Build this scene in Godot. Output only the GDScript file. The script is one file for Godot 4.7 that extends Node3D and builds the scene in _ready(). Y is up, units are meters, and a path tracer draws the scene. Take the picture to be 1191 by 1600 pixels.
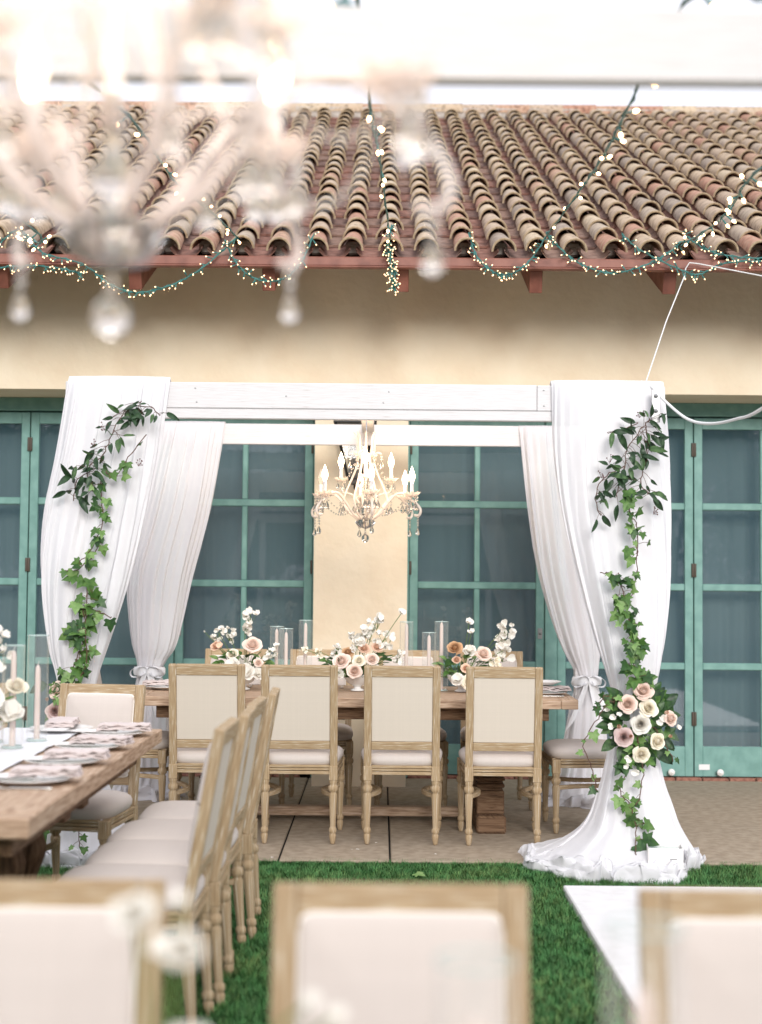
extends Node3D
# A wedding supper set out on a lawn and patio before a tile-roofed building: white draped pergola, oak chairs, chandeliers.

var rng := RandomNumberGenerator.new()
var used := {}
var M := {}
var MESH := {}

class MB:
	var v := PackedVector3Array()
	var n := PackedVector3Array()
	var t := PackedVector2Array()
	var ix := PackedInt32Array()
	var off := Vector2.ZERO

	func tri(a: Vector3, b: Vector3, c: Vector3, nn: Vector3, ua: Vector2, ub: Vector2, uc: Vector2) -> void:
		var k := v.size()
		v.append(a); n.append(nn); t.append(ua)
		if (b - a).cross(c - a).dot(nn) > 0.0:
			v.append(c); v.append(b); t.append(uc); t.append(ub)
		else:
			v.append(b); v.append(c); t.append(ub); t.append(uc)
		n.append(nn); n.append(nn)
		ix.append(k); ix.append(k + 1); ix.append(k + 2)

	func face(p: Array, nn: Vector3, u: Array) -> void:
		for i in range(1, p.size() - 1):
			tri(p[0], p[i], p[i + 1], nn, u[0], u[i], u[i + 1])

	# p holds nv rows of nu points; wrap says that the last column repeats the first
	func grid(p: PackedVector3Array, nu: int, nv: int, wrap: bool, flip: bool, us := 1.0, vs := 1.0) -> void:
		var k := v.size()
		var nor := PackedVector3Array()
		nor.resize(nu * nv)
		for j in nv:
			for i in nu:
				var i0 := i - 1
				var i1 := i + 1
				if wrap:
					i0 = i - 1 if i > 0 else nu - 2
					i1 = i + 1 if i < nu - 1 else 1
				else:
					i0 = maxi(i0, 0)
					i1 = mini(i1, nu - 1)
				var j0 := maxi(j - 1, 0)
				var j1 := mini(j + 1, nv - 1)
				var du := p[j * nu + i1] - p[j * nu + i0]
				var dv := p[j1 * nu + i] - p[j0 * nu + i]
				var c := du.cross(dv)
				if flip:
					c = -c
				nor[j * nu + i] = c
		for j in nv:
			for i in nu:
				var c := nor[j * nu + i]
				if c.length_squared() < 1e-18:
					c = nor[(j + 1 if j + 1 < nv else j - 1) * nu + i]
					if c.length_squared() < 1e-18:
						c = nor[(j - 1 if j > 0 else j + 1) * nu + i]
				v.append(p[j * nu + i])
				n.append(c.normalized() if c.length_squared() > 1e-20 else Vector3.UP)
				t.append(Vector2(off.x + us * float(j) / (nv - 1), off.y + vs * float(i) / (nu - 1)))
		for j in nv - 1:
			for i in nu - 1:
				var a := k + j * nu + i
				if flip:
					ix.append_array(PackedInt32Array([a, a + 1, a + nu + 1, a, a + nu + 1, a + nu]))
				else:
					ix.append_array(PackedInt32Array([a, a + nu + 1, a + 1, a, a + nu, a + nu + 1]))

	func lathe(prof: Array, sides: int, xf := Transform3D.IDENTITY, flutes := 0, depth := 0.0, y0 := 0.0, y1 := 0.0) -> void:
		var p := PackedVector3Array()
		for q in prof:
			for i in sides + 1:
				var a := TAU * i / sides
				var r: float = q.x
				if flutes > 0 and q.y > y0 and q.y < y1:
					r -= depth * (0.5 + 0.5 * cos(a * flutes))
				p.append(xf * Vector3(cos(a) * r, q.y, sin(a) * r))
		grid(p, sides + 1, prof.size(), true, true, absf(prof[-1].y - prof[0].y), 0.2)

	func tube(path: Array, rad, sides := 6, cap := true) -> void:
		var m := path.size()
		var p := PackedVector3Array()
		var x := Vector3.ZERO
		var length := 0.0
		for i in m:
			var a: Vector3 = path[maxi(i - 1, 0)]
			var b: Vector3 = path[mini(i + 1, m - 1)]
			var tg := (b - a).normalized()
			if i == 0:
				x = tg.cross(Vector3.UP if absf(tg.y) < 0.9 else Vector3.RIGHT).normalized()
			else:
				x = (x - tg * x.dot(tg)).normalized()
				length += (path[i] as Vector3).distance_to(path[i - 1])
			var y := tg.cross(x)
			var r: float = rad[i] if rad is Array or rad is PackedFloat32Array else rad
			if i == 0 and cap:
				for s in sides + 1:
					p.append(path[0])
			for s in sides + 1:
				var an := TAU * s / sides
				p.append((path[i] as Vector3) + (x * cos(an) + y * sin(an)) * r)
			if i == m - 1 and cap:
				for s in sides + 1:
					p.append(path[i])
		grid(p, sides + 1, m + (2 if cap else 0), true, false, length, 0.1)

	func box(xf: Transform3D, size: Vector3, bev := 0.0) -> void:
		var h := size * 0.5
		var la := size.max_axis_index()
		var o1 := (la + 1) % 3
		var o2 := (la + 2) % 3
		var uvf := func(q: Vector3, nn: Vector3) -> Vector2:
			if absf(nn[la]) > 0.8:
				return off + Vector2(q[o1] * 0.3, q[o2])
			return off + Vector2(q[la], q[o1] + q[o2] * 1.37)
		var put := func(ps: Array, nn: Vector3):
			var us := []
			var w := []
			for q in ps:
				us.append(uvf.call(q, nn)); w.append(xf * q)
			face(w, (xf.basis * nn).normalized(), us)
		for a in 3:
			var b := (a + 1) % 3
			var c := (a + 2) % 3
			for s in [-1.0, 1.0]:
				var nn := Vector3.ZERO
				nn[a] = s
				var ps := []
				for q in [[-1, -1], [1, -1], [1, 1], [-1, 1]]:
					var z := Vector3.ZERO
					z[a] = s * h[a]
					z[b] = q[0] * (h[b] - bev)
					z[c] = q[1] * (h[c] - bev)
					ps.append(z)
				put.call(ps, nn)
		if bev <= 0.0:
			return
		for a in 3:
			var b := (a + 1) % 3
			var c := (a + 2) % 3
			for s in [-1.0, 1.0]:
				for r in [-1.0, 1.0]:
					var nn := Vector3.ZERO
					nn[b] = s; nn[c] = r
					var ps := []
					for e in [-1.0, 1.0]:
						var z := Vector3.ZERO
						z[a] = e * (h[a] - bev)
						var z1 := z
						z[b] = s * h[b]; z[c] = r * (h[c] - bev)
						z1[b] = s * (h[b] - bev); z1[c] = r * h[c]
						if e < 0: ps.append_array([z, z1])
						else: ps.append_array([z1, z])
					put.call(ps, nn.normalized())
		for sx in [-1.0, 1.0]:
			for sy in [-1.0, 1.0]:
				for sz in [-1.0, 1.0]:
					var q := Vector3(sx * h.x, sy * h.y, sz * h.z)
					put.call([q - Vector3(0, sy, sz) * bev, q - Vector3(sx, 0, sz) * bev, q - Vector3(sx, sy, 0) * bev], Vector3(sx, sy, sz).normalized())

	func bx(x0: float, x1: float, y0: float, y1: float, z0: float, z1: float, bev := 0.0) -> void:
		box(Transform3D(Basis.IDENTITY, Vector3(x0 + x1, y0 + y1, z0 + z1) * 0.5), Vector3(x1 - x0, y1 - y0, z1 - z0), bev)

	func bar(a: Vector3, b: Vector3, w: float, h: float, bev := 0.0, up := Vector3.UP) -> void:
		var z := (b - a).normalized()
		var x := up.cross(z).normalized()
		var y := z.cross(x)
		box(Transform3D(Basis(x, y, z), (a + b) * 0.5), Vector3(w, h, a.distance_to(b)), bev)

	func mesh() -> ArrayMesh:
		var arr := []
		arr.resize(Mesh.ARRAY_MAX)
		arr[Mesh.ARRAY_VERTEX] = v
		arr[Mesh.ARRAY_NORMAL] = n
		arr[Mesh.ARRAY_TEX_UV] = t
		arr[Mesh.ARRAY_INDEX] = ix
		var m := ArrayMesh.new()
		m.add_surface_from_arrays(Mesh.PRIMITIVE_TRIANGLES, arr)
		return m

func V(x: float, y: float, z: float) -> Vector3:
	return Vector3(x, y, z)

func at(x: float, y: float, z: float, b := Basis.IDENTITY) -> Transform3D:
	return Transform3D(b, Vector3(x, y, z))

func rr(a: float, b: float) -> float:
	return rng.randf_range(a, b)

func numbered(n: String) -> String:
	var k: int = used.get(n, 0)
	used[n] = k + 1
	return n if k == 0 else "%s_%03d" % [n, k]

func tag(o: Node, label: String, cat: String, group := "") -> Node:
	o.set_meta("label", label)
	o.set_meta("category", cat)
	if group: o.set_meta("group", group)
	return o

func thing(called: String, label: String, cat: String, pos := Vector3.ZERO, turn := 0.0, group := "") -> Node3D:
	var o := Node3D.new()
	o.name = numbered(called)
	add_child(o)
	o.position = pos
	o.rotation.y = turn
	tag(o, label, cat, group)
	return o

func obj(called: String, m, mat: Material, parent: Node = null, xf := Transform3D.IDENTITY) -> MeshInstance3D:
	var o := MeshInstance3D.new()
	o.mesh = m.mesh() if m is MB else m
	o.material_override = mat
	o.transform = xf
	if parent == null:
		o.name = numbered(called)
		add_child(o)
	else:
		o.name = called
		parent.add_child(o, true)
	return o

func struct(called: String, m, mat: Material, xf := Transform3D.IDENTITY) -> MeshInstance3D:
	var o := obj(called, m, mat, null, xf)
	o.set_meta("kind", "structure")
	return o

func single(called: String, m, mat: Material, label: String, cat: String, xf := Transform3D.IDENTITY, group := "") -> MeshInstance3D:
	var o := obj(called, m, mat, null, xf)
	tag(o, label, cat, group)
	return o

func dup(root: Node3D, label: String, pos: Vector3, turn: float, group := "") -> Node3D:
	var r: Node3D = root.duplicate()
	var base := String(root.name)
	if base.length() > 4 and base.substr(base.length() - 3).is_valid_int():
		base = base.substr(0, base.length() - 4)
	r.name = numbered(base)
	add_child(r)
	r.position = pos
	r.rotation.y = turn
	r.set_meta("label", label)
	if group: r.set_meta("group", group)
	return r

func basis_y(d: Vector3, spin := 0.0) -> Basis:
	var y := d.normalized()
	var x := y.cross(Vector3.FORWARD if absf(y.z) < 0.9 else Vector3.RIGHT).normalized()
	return Basis(x, y, x.cross(y)) * Basis(Vector3.UP, spin)

func smooth_path(pts: Array, per := 8) -> Array:
	var out := []
	for i in pts.size() - 1:
		var p0: Vector3 = pts[maxi(i - 1, 0)]
		var p1: Vector3 = pts[i]
		var p2: Vector3 = pts[i + 1]
		var p3: Vector3 = pts[mini(i + 2, pts.size() - 1)]
		for k in per:
			out.append(p1.cubic_interpolate(p2, p0, p3, float(k) / per))
	out.append(pts[-1])
	return out

func along(path: Array, f: float) -> Vector3:
	var x := clampf(f, 0.0, 1.0) * (path.size() - 1)
	var i := mini(int(x), path.size() - 2)
	return (path[i] as Vector3).lerp(path[i + 1], x - i)

# ------------------------------------------------------------------ materials
func noise_tex(sd: int, freq: float, stops: Array, size := 512, octaves := 4, kind := FastNoiseLite.TYPE_SIMPLEX_SMOOTH) -> NoiseTexture2D:
	var f := FastNoiseLite.new()
	f.seed = sd
	f.noise_type = kind
	f.frequency = freq
	f.fractal_octaves = octaves
	var x := NoiseTexture2D.new()
	x.width = size
	x.height = size
	x.seamless = true
	x.noise = f
	if stops.size():
		var g := Gradient.new()
		var offs := PackedFloat32Array()
		var cols := PackedColorArray()
		for s in stops:
			offs.append(s[0]); cols.append(s[1])
		g.offsets = offs
		g.colors = cols
		x.color_ramp = g
	return x

func mat(c: Color, rough := 0.7, spec := 0.5) -> StandardMaterial3D:
	var m := StandardMaterial3D.new()
	m.albedo_color = c
	m.roughness = rough
	m.metallic_specular = spec
	return m

func tri_mat(tx: Texture2D, scale: Vector3, rough: float, bump: Texture2D = null, bump_cm := 0.1, world := true) -> StandardMaterial3D:
	var m := mat(Color.WHITE, rough)
	m.albedo_texture = tx
	m.uv1_triplanar = true
	m.uv1_world_triplanar = world
	m.uv1_scale = scale
	if bump:
		m.heightmap_enabled = true
		m.heightmap_texture = bump
		m.heightmap_scale = bump_cm
	return m

func weave_image(nn: int, a: float, b: float) -> ImageTexture:
	var im := Image.create(nn, nn, false, Image.FORMAT_RGB8)
	var r := RandomNumberGenerator.new()
	r.seed = 5
	var rows := []
	var cols := []
	for i in nn:
		rows.append(r.randf()); cols.append(r.randf())
	for y in nn:
		for x in nn:
			var over := (x / 2 + y / 2) % 2 == 0
			var k: float = rows[y / 2] if over else cols[x / 2]
			var g := lerpf(a, b, k * 0.6 + r.randf() * 0.4)
			im.set_pixel(x, y, Color(g, g, g))
	return ImageTexture.create_from_image(im)

func leafy(a: Color, b: Color, sd: int) -> StandardMaterial3D:
	var m := mat(Color.WHITE, 0.42, 0.4)
	m.albedo_texture = noise_tex(sd, 0.02, [[0.25, a], [0.75, b]], 128, 3)
	m.uv1_triplanar = true
	m.uv1_world_triplanar = true
	m.uv1_scale = Vector3(9, 9, 9)
	m.backlight_enabled = true
	m.backlight = Color(b.r * 0.5, b.g * 0.5, b.b * 0.3)
	return m

func petal(c: Color) -> StandardMaterial3D:
	var m := mat(c, 0.6, 0.25)
	m.backlight_enabled = true
	m.backlight = Color(c.r * 0.55, c.g * 0.5, c.b * 0.46)
	return m

func paint(c: Color, dark: Color, light: Color, sd: int, sc: float, rough: float, cm: float) -> StandardMaterial3D:
	return tri_mat(noise_tex(sd, 0.012, [[0.2, dark], [0.5, c], [0.85, light]], 512, 5), Vector3(sc, sc, sc), rough, noise_tex(sd + 1, 0.05, [], 256, 3), cm)

func wood(sd: int, stops: Array, ux: float, vx: float, rough: float, cm: float) -> StandardMaterial3D:
	var m := mat(Color.WHITE, rough, 0.35)
	m.albedo_texture = noise_tex(sd, 0.02, stops, 512, 5)
	m.uv1_scale = Vector3(ux, vx, 1)
	m.heightmap_enabled = true
	m.heightmap_texture = noise_tex(sd + 7, 0.03, [], 512, 4)
	m.heightmap_scale = cm
	return m

func materials() -> void:
	var grainy := noise_tex(40, 0.09, [], 512, 4)
	M.stucco = tri_mat(noise_tex(41, 0.0048, [[0.15, Color(0.885, 0.815, 0.71)], [0.5, Color(0.905, 0.845, 0.745)], [0.85, Color(0.92, 0.865, 0.77)]], 512, 6), Vector3(0.55, 0.55, 0.55), 0.95, noise_tex(42, 0.035, [], 512, 5), 0.28)
	M.teal = paint(Color(0.435, 0.60, 0.57), Color(0.405, 0.57, 0.54), Color(0.47, 0.63, 0.60), 51, 1.3, 0.5, 0.05)
	M.teal_dark = mat(Color(0.12, 0.26, 0.21), 0.7)
	M.red_paint = paint(Color(0.51, 0.315, 0.26), Color(0.45, 0.265, 0.215), Color(0.56, 0.36, 0.30), 54, 1.0, 0.55, 0.05)
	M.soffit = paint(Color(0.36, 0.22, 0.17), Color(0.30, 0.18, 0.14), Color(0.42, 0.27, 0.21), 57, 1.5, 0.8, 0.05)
	var tb := noise_tex(60, 0.04, [], 256, 4)
	var k := 0
	for c in [[0.72, 0.63, 0.53], [0.69, 0.60, 0.515], [0.655, 0.585, 0.515], [0.69, 0.545, 0.45], [0.655, 0.48, 0.395], [0.745, 0.665, 0.56], [0.58, 0.515, 0.46]]:
		var col := Color(c[0], c[1], c[2])
		M["cap%d" % k] = tri_mat(noise_tex(61 + k, 0.02, [[0.18, col.darkened(0.28)], [0.45, col], [0.7, col.lightened(0.10)], [0.92, Color(0.66, 0.61, 0.50)]], 256, 5), Vector3(2.6, 2.6, 2.6), 0.92, tb, 0.12)
		k += 1
	M.tile_rim = tri_mat(noise_tex(75, 0.03, [[0.2, Color(0.54, 0.46, 0.36)], [0.5, Color(0.65, 0.57, 0.46)], [0.8, Color(0.70, 0.63, 0.53)]], 256, 4), Vector3(4, 4, 4), 0.95)
	k = 0
	for c in [[0.54, 0.375, 0.32], [0.51, 0.355, 0.305], [0.535, 0.42, 0.365], [0.47, 0.355, 0.315]]:
		var col := Color(c[0], c[1], c[2])
		M["pan%d" % k] = tri_mat(noise_tex(81 + k, 0.02, [[0.2, col.darkened(0.25)], [0.5, col], [0.85, col.lightened(0.12)]], 256, 5), Vector3(2.2, 2.2, 2.2), 0.9, tb, 0.1)
		k += 1
	M.mortar = tri_mat(noise_tex(86, 0.03, [[0.2, Color(0.62, 0.58, 0.54)], [0.8, Color(0.78, 0.75, 0.72)]], 256, 4), Vector3(2, 2, 2), 0.95, tb, 0.4)
	M.patio = tri_mat(noise_tex(90, 0.02, [[0.1, Color(0.565, 0.505, 0.435)], [0.4, Color(0.61, 0.55, 0.475)], [0.6, Color(0.635, 0.575, 0.50)], [0.9, Color(0.67, 0.61, 0.535)]], 1024, 6), Vector3(0.6, 0.6, 0.6), 0.8, grainy, 0.15)
	M.joint = mat(Color(0.13, 0.12, 0.11), 0.95)
	M.brick = tri_mat(noise_tex(92, 0.03, [[0.2, Color(0.48, 0.31, 0.26)], [0.8, Color(0.66, 0.48, 0.41)]], 256, 4), Vector3(3, 3, 3), 0.9, tb, 0.2)
	M.soil = tri_mat(noise_tex(94, 0.02, [[0.2, Color(0.10, 0.17, 0.07)], [0.6, Color(0.15, 0.25, 0.10)], [0.9, Color(0.22, 0.28, 0.13)]], 512, 5), Vector3(1.2, 1.2, 1.2), 1.0)
	M.grass = mat(Color.WHITE, 0.6, 0.3)
	M.grass.vertex_color_use_as_albedo = true
	M.grass.backlight_enabled = true
	M.grass.backlight = Color(0.10, 0.20, 0.05)
	M.white_wood = wood(101, [[0.08, Color(0.75, 0.725, 0.71)], [0.17, Color(0.82, 0.808, 0.808)], [0.6, Color(0.845, 0.836, 0.838)], [0.9, Color(0.855, 0.848, 0.85)]], 0.6, 11.0, 0.6, 0.07)
	M.floor_white = paint(Color(0.90, 0.895, 0.90), Color(0.875, 0.87, 0.87), Color(0.91, 0.905, 0.91), 103, 1.2, 0.55, 0.02)
	M.sheer = mat(Color(0.93, 0.925, 0.935, 0.90), 0.9, 0.1)
	M.sheer.transparency = BaseMaterial3D.TRANSPARENCY_ALPHA
	M.sheer.backlight_enabled = true
	M.sheer.backlight = Color(0.5, 0.5, 0.52)
	var wv := weave_image(128, 0.0, 1.0)
	M.sheer.heightmap_enabled = true
	M.sheer.heightmap_texture = wv
	M.sheer.heightmap_scale = 0.05
	M.sheer.uv1_scale = Vector3(14, 10, 1)
	M.sheer_thin = M.sheer.duplicate()
	M.sheer_thin.albedo_color = Color(0.92, 0.91, 0.92, 0.86)
	M.linen = mat(Color(0.84, 0.80, 0.745), 0.95, 0.1)
	M.linen.albedo_texture = weave_image(256, 0.965, 1.0)
	M.linen.uv1_triplanar = true
	M.linen.uv1_scale = Vector3(2.6, 2.6, 2.6)
	M.linen.heightmap_enabled = true
	M.linen.heightmap_texture = wv
	M.linen.heightmap_scale = 0.03
	M.cushion = M.linen.duplicate()
	M.cushion.albedo_color = Color(0.83, 0.79, 0.76)
	M.cushion.rim_enabled = true
	M.cushion.rim = 0.2
	M.piping = mat(Color(0.93, 0.91, 0.88), 0.9, 0.1)
	M.oak = wood(110, [[0.12, Color(0.59, 0.495, 0.375)], [0.36, Color(0.66, 0.565, 0.44)], [0.58, Color(0.70, 0.61, 0.485)], [0.72, Color(0.735, 0.66, 0.55)], [0.82, Color(0.835, 0.795, 0.72)]], 0.7, 15.0, 0.7, 0.1)
	M.table_wood = wood(120, [[0.1, Color(0.56, 0.455, 0.37)], [0.35, Color(0.68, 0.57, 0.475)], [0.62, Color(0.745, 0.64, 0.545)], [0.85, Color(0.80, 0.71, 0.625)]], 0.6, 6.0, 0.65, 0.08)
	M.table_base = wood(130, [[0.1, Color(0.30, 0.225, 0.165)], [0.45, Color(0.43, 0.33, 0.25)], [0.85, Color(0.52, 0.42, 0.33)]], 0.8, 6.0, 0.75, 0.08)
	M.china = mat(Color(0.93, 0.925, 0.915), 0.18)
	M.card = mat(Color(0.94, 0.93, 0.92), 0.8, 0.2)
	M.napkin = mat(Color(0.835, 0.785, 0.77), 0.95, 0.1)
	M.napkin.heightmap_enabled = true
	M.napkin.heightmap_texture = wv
	M.napkin.heightmap_scale = 0.03
	M.napkin.uv1_scale = Vector3(2, 2, 1)
	M.cloth = mat(Color(0.92, 0.92, 0.93), 0.95, 0.1)
	M.silver = mat(Color(0.80, 0.79, 0.77), 0.22)
	M.silver.metallic = 1.0
	M.candle = mat(Color(0.87, 0.81, 0.775), 0.5)
	M.candle.subsurf_scatter_enabled = true
	M.candle.subsurf_scatter_strength = 0.1
	M.wick = mat(Color(0.85, 0.83, 0.8), 0.9)
	M.glass = mat(Color(0.96, 0.985, 0.975, 0.06), 0.02)
	M.glass.transparency = BaseMaterial3D.TRANSPARENCY_ALPHA
	M.glass_rim = mat(Color(0.80, 0.88, 0.86, 0.45), 0.05)
	M.glass_rim.transparency = BaseMaterial3D.TRANSPARENCY_ALPHA
	M.pane = mat(Color(0.42, 0.58, 0.66, 0.10), 0.012)
	M.pane.metallic_specular = 0.5
	M.pane.transparency = BaseMaterial3D.TRANSPARENCY_ALPHA
	M.crystal = mat(Color(0.98, 0.96, 0.94, 0.0), 0.02)
	M.crystal.refraction_enabled = true
	M.crystal.refraction_scale = 0.05
	M.acrylic = mat(Color(0.97, 0.925, 0.885, 0.62), 0.3, 0.7)
	M.acrylic.transparency = BaseMaterial3D.TRANSPARENCY_ALPHA
	M.acrylic.backlight_enabled = true
	M.acrylic.backlight = Color(0.45, 0.40, 0.36)
	M.acrylic_pale = M.acrylic.duplicate()
	M.acrylic_pale.albedo_color = Color(0.99, 0.965, 0.955, 0.62)
	M.acrylic_pale.backlight = Color(0.75, 0.70, 0.68)
	M.chrome = mat(Color(0.82, 0.82, 0.84), 0.12)
	M.chrome.metallic = 1.0
	M.sleeve = mat(Color(0.88, 0.87, 0.88), 0.3)
	M.bulb = mat(Color(1, 0.95, 0.85), 0.3)
	M.bulb.emission_enabled = true
	M.bulb.emission = Color(1.0, 0.88, 0.72)
	M.bulb.emission_energy_multiplier = 9.0
	M.bulb_off = mat(Color(0.95, 0.9, 0.85, 0.25), 0.05)
	M.bulb_off.transparency = BaseMaterial3D.TRANSPARENCY_ALPHA
	M.fairy = mat(Color(1, 0.9, 0.75), 0.3)
	M.fairy.emission_enabled = true
	M.fairy.emission = Color(1.0, 0.79, 0.58)
	M.fairy.emission_energy_multiplier = 1.9
	M.fairy_big = M.fairy.duplicate()
	M.fairy_big.emission_energy_multiplier = 4.5
	M.wire = mat(Color(0.22, 0.45, 0.43), 0.5)
	M.cord = mat(Color(0.88, 0.88, 0.88), 0.6)
	M.black = mat(Color(0.05, 0.05, 0.055), 0.45)
	M.dark_metal = mat(Color(0.30, 0.26, 0.22), 0.5)
	M.steel = mat(Color(0.62, 0.62, 0.62), 0.35)
	M.steel.metallic = 0.8
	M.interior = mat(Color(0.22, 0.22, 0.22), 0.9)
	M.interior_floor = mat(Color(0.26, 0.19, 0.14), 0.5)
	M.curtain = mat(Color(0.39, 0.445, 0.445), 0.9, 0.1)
	M.stem = mat(Color(0.36, 0.25, 0.20), 0.7)
	M.green_stem = mat(Color(0.36, 0.46, 0.22), 0.6)
	M.smilax = [leafy(Color(0.12, 0.205, 0.13), Color(0.22, 0.325, 0.21), 201), leafy(Color(0.18, 0.29, 0.16), Color(0.32, 0.43, 0.26), 202)]
	M.ivy = [leafy(Color(0.235, 0.37, 0.155), Color(0.385, 0.52, 0.27), 203), leafy(Color(0.13, 0.255, 0.12), Color(0.24, 0.375, 0.18), 204), leafy(Color(0.38, 0.52, 0.27), Color(0.52, 0.63, 0.40), 205)]
	M.blush = petal(Color(0.96, 0.89, 0.845))
	M.cream = petal(Color(0.97, 0.95, 0.885))
	M.ivory = petal(Color(0.95, 0.945, 0.92))
	M.peach = petal(Color(0.93, 0.81, 0.72))
	M.caramel = petal(Color(0.80, 0.655, 0.51))
	M.mauve = petal(Color(0.87, 0.79, 0.775))
	M.berry = mat(Color(0.35, 0.16, 0.13), 0.4)
	M.white_box = mat(Color(0.93, 0.92, 0.91), 0.4)

# ------------------------------------------------------------------ plants
# whorls of petals round a rolled heart; opened spreads the outer ones
func rose_mesh(sd: int, opened: float, whorls := 7) -> ArrayMesh:
	var r := RandomNumberGenerator.new()
	r.seed = sd
	var b := MB.new()
	var p := PackedVector3Array()
	for j in 5:
		var tt := j / 4.0
		for i in 33:
			var f := i / 32.0
			var a := f * TAU * 2.1
			var q := (0.04 + 0.13 * f) * (0.75 + 0.35 * tt - 0.22 * tt * tt)
			p.append(Vector3(cos(a) * q, -0.2 + (0.80 - 0.06 * f) * tt + 0.02 * sin(f * 17.0), sin(a) * q))
	b.grid(p, 33, 5, false, false)
	var spec := [[3, 0.20, 0.70, 0.0, 0.28, 1.35], [3, 0.28, 0.70, 0.02, 0.22, 1.3], [4, 0.37, 0.66, 0.04, 0.14, 1.3], [5, 0.48, 0.58, 0.09, 0.05, 1.3], [5, 0.62, 0.47, 0.17, 0.0, 1.25], [5, 0.78, 0.32, 0.24, 0.0, 1.18], [4, 0.86, 0.16, 0.22, 0.0, 0.95]]
	for w in mini(whorls, 7):
		var n: int = spec[w][0]
		var turn := r.randf() * TAU
		for k in n:
			var a0 := turn + TAU * k / n + r.randf_range(-0.14, 0.14)
			var rad: float = spec[w][1] * lerpf(0.8, 1.0, opened) * r.randf_range(0.94, 1.06)
			var h: float = spec[w][2] + r.randf_range(-0.08, 0.06)
			var curl: float = spec[w][3] * opened * r.randf_range(0.6, 1.3)
			var half: float = PI / n * spec[w][5] * r.randf_range(0.95, 1.08)
			var tip := r.randf_range(0.0, 0.04) + 0.03 * maxf(0.0, w - 2.0)
			p = PackedVector3Array()
			for j in 8:
				var tt := j / 7.0
				for i in 11:
					var s := i / 5.0 - 1.0
					var an := a0 + s * half * (0.55 + 0.45 * sin(PI * minf(tt * 0.62, 0.5)))
					var q: float = rad * pow(sin(tt * PI * 0.5), 0.7) * (1.0 + 0.06 * s) * (1.0 - spec[w][4] * pow(tt, 4.0)) + curl * pow(tt, 4.0) * (1.0 - 0.25 * s * s) + tip * pow(tt, 6.0) * (1.0 - absf(s))
					var y := -0.35 + (h + 0.35) * pow(tt, 1.15) - curl * 0.6 * pow(tt, 7.0)
					y -= (0.16 * s * s * s * s + 0.05 * s * s) * tt * tt * (h + 0.5) - tip * 0.4 * pow(tt, 5.0) * (1.0 - absf(s))
					p.append(Vector3(cos(an) * q, y + 0.015 * sin(s * 6.0 + k * 2.0 + w) * tt, sin(an) * q))
			b.grid(p, 11, 8, false, false)
	return b.mesh()

func ruffle_mesh(sd: int, n_petals: int, flat: float) -> ArrayMesh:
	var r := RandomNumberGenerator.new()
	r.seed = sd
	var b := MB.new()
	for k in n_petals:
		var a0 := TAU * k / n_petals + r.randf_range(-0.3, 0.3)
		var tilt := r.randf_range(0.15, 1.0) * flat
		var p := PackedVector3Array()
		for j in 5:
			var tt := j / 4.0
			for i in 7:
				var s := i / 3.0 - 1.0
				var w := 0.75 * sqrt(tt) * (1.0 - 0.35 * tt)
				var rad := tt * (1.0 - 0.25 * s * s)
				var x := Vector3(cos(a0), 0, sin(a0))
				var z := Vector3(-sin(a0), 0, cos(a0))
				p.append(x * rad * cos(tilt) + Vector3.UP * (rad * sin(tilt) + 0.13 * tt * sin(s * 4.0 + k * 2.0)) + z * s * w)
		b.grid(p, 7, 5, false, false)
	return b.mesh()

func ivy_mesh(sd: int) -> ArrayMesh:
	var r := RandomNumberGenerator.new()
	r.seed = sd
	var b := MB.new()
	var outline := [[0.0, 0.0], [0.30, -0.16], [0.50, -0.06], [0.36, 0.12], [0.56, 0.40], [0.28, 0.46], [0.20, 0.66], [0.0, 1.0]]
	for side in [-1.0, 1.0]:
		var pr := Vector3.ZERO
		for i in outline.size():
			var x: float = outline[i][0] * r.randf_range(0.9, 1.1)
			var z: float = outline[i][1]
			var q := Vector3(side * x, -0.35 * x * x + 0.10 * x - 0.16 * z * z, z)
			if i > 0:
				var m := Vector3(0, -0.015, 0.33)
				var nn := (pr - m).cross(q - m)
				if nn.y < 0.0: nn = -nn
				b.tri(m, pr, q, nn.normalized() if nn.length() > 1e-6 else Vector3.UP, Vector2(0, 0.3), Vector2(absf(pr.x), pr.z), Vector2(absf(q.x), q.z))
			pr = q
	return b.mesh()

func blade_leaf_mesh(sd: int, width: float, droop: float, fold: float) -> ArrayMesh:
	var b := MB.new()
	var r := RandomNumberGenerator.new()
	r.seed = sd
	var twist := r.randf_range(-0.3, 0.3)
	var p := PackedVector3Array()
	for j in 8:
		var tt := j / 7.0
		var w := width * pow(sin(PI * pow(tt, 0.8)), 0.85) * 0.5 + 0.004
		for i in 5:
			var s := i / 2.0 - 1.0
			p.append(Vector3(s * w + twist * tt * tt * 0.3, fold * absf(s) * w - droop * tt * tt + 0.03 * sin(tt * 7.0 + s), tt))
	b.grid(p, 5, 8, false, true)
	return b.mesh()

func leaf_at(parent: Node, m: Mesh, mt: Material, pos: Vector3, tip: Vector3, nrm: Vector3, s: float, called := "leaf") -> void:
	var z := tip.normalized()
	var x := nrm.cross(z)
	if x.length() < 0.01: x = Vector3.RIGHT
	x = x.normalized()
	obj(called, m, mt, parent, Transform3D(Basis(x, z.cross(x), z) * s, pos))

func rnd_dir() -> Vector3:
	return Vector3(rr(-1, 1), rr(-1, 1), rr(-1, 1))

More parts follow.
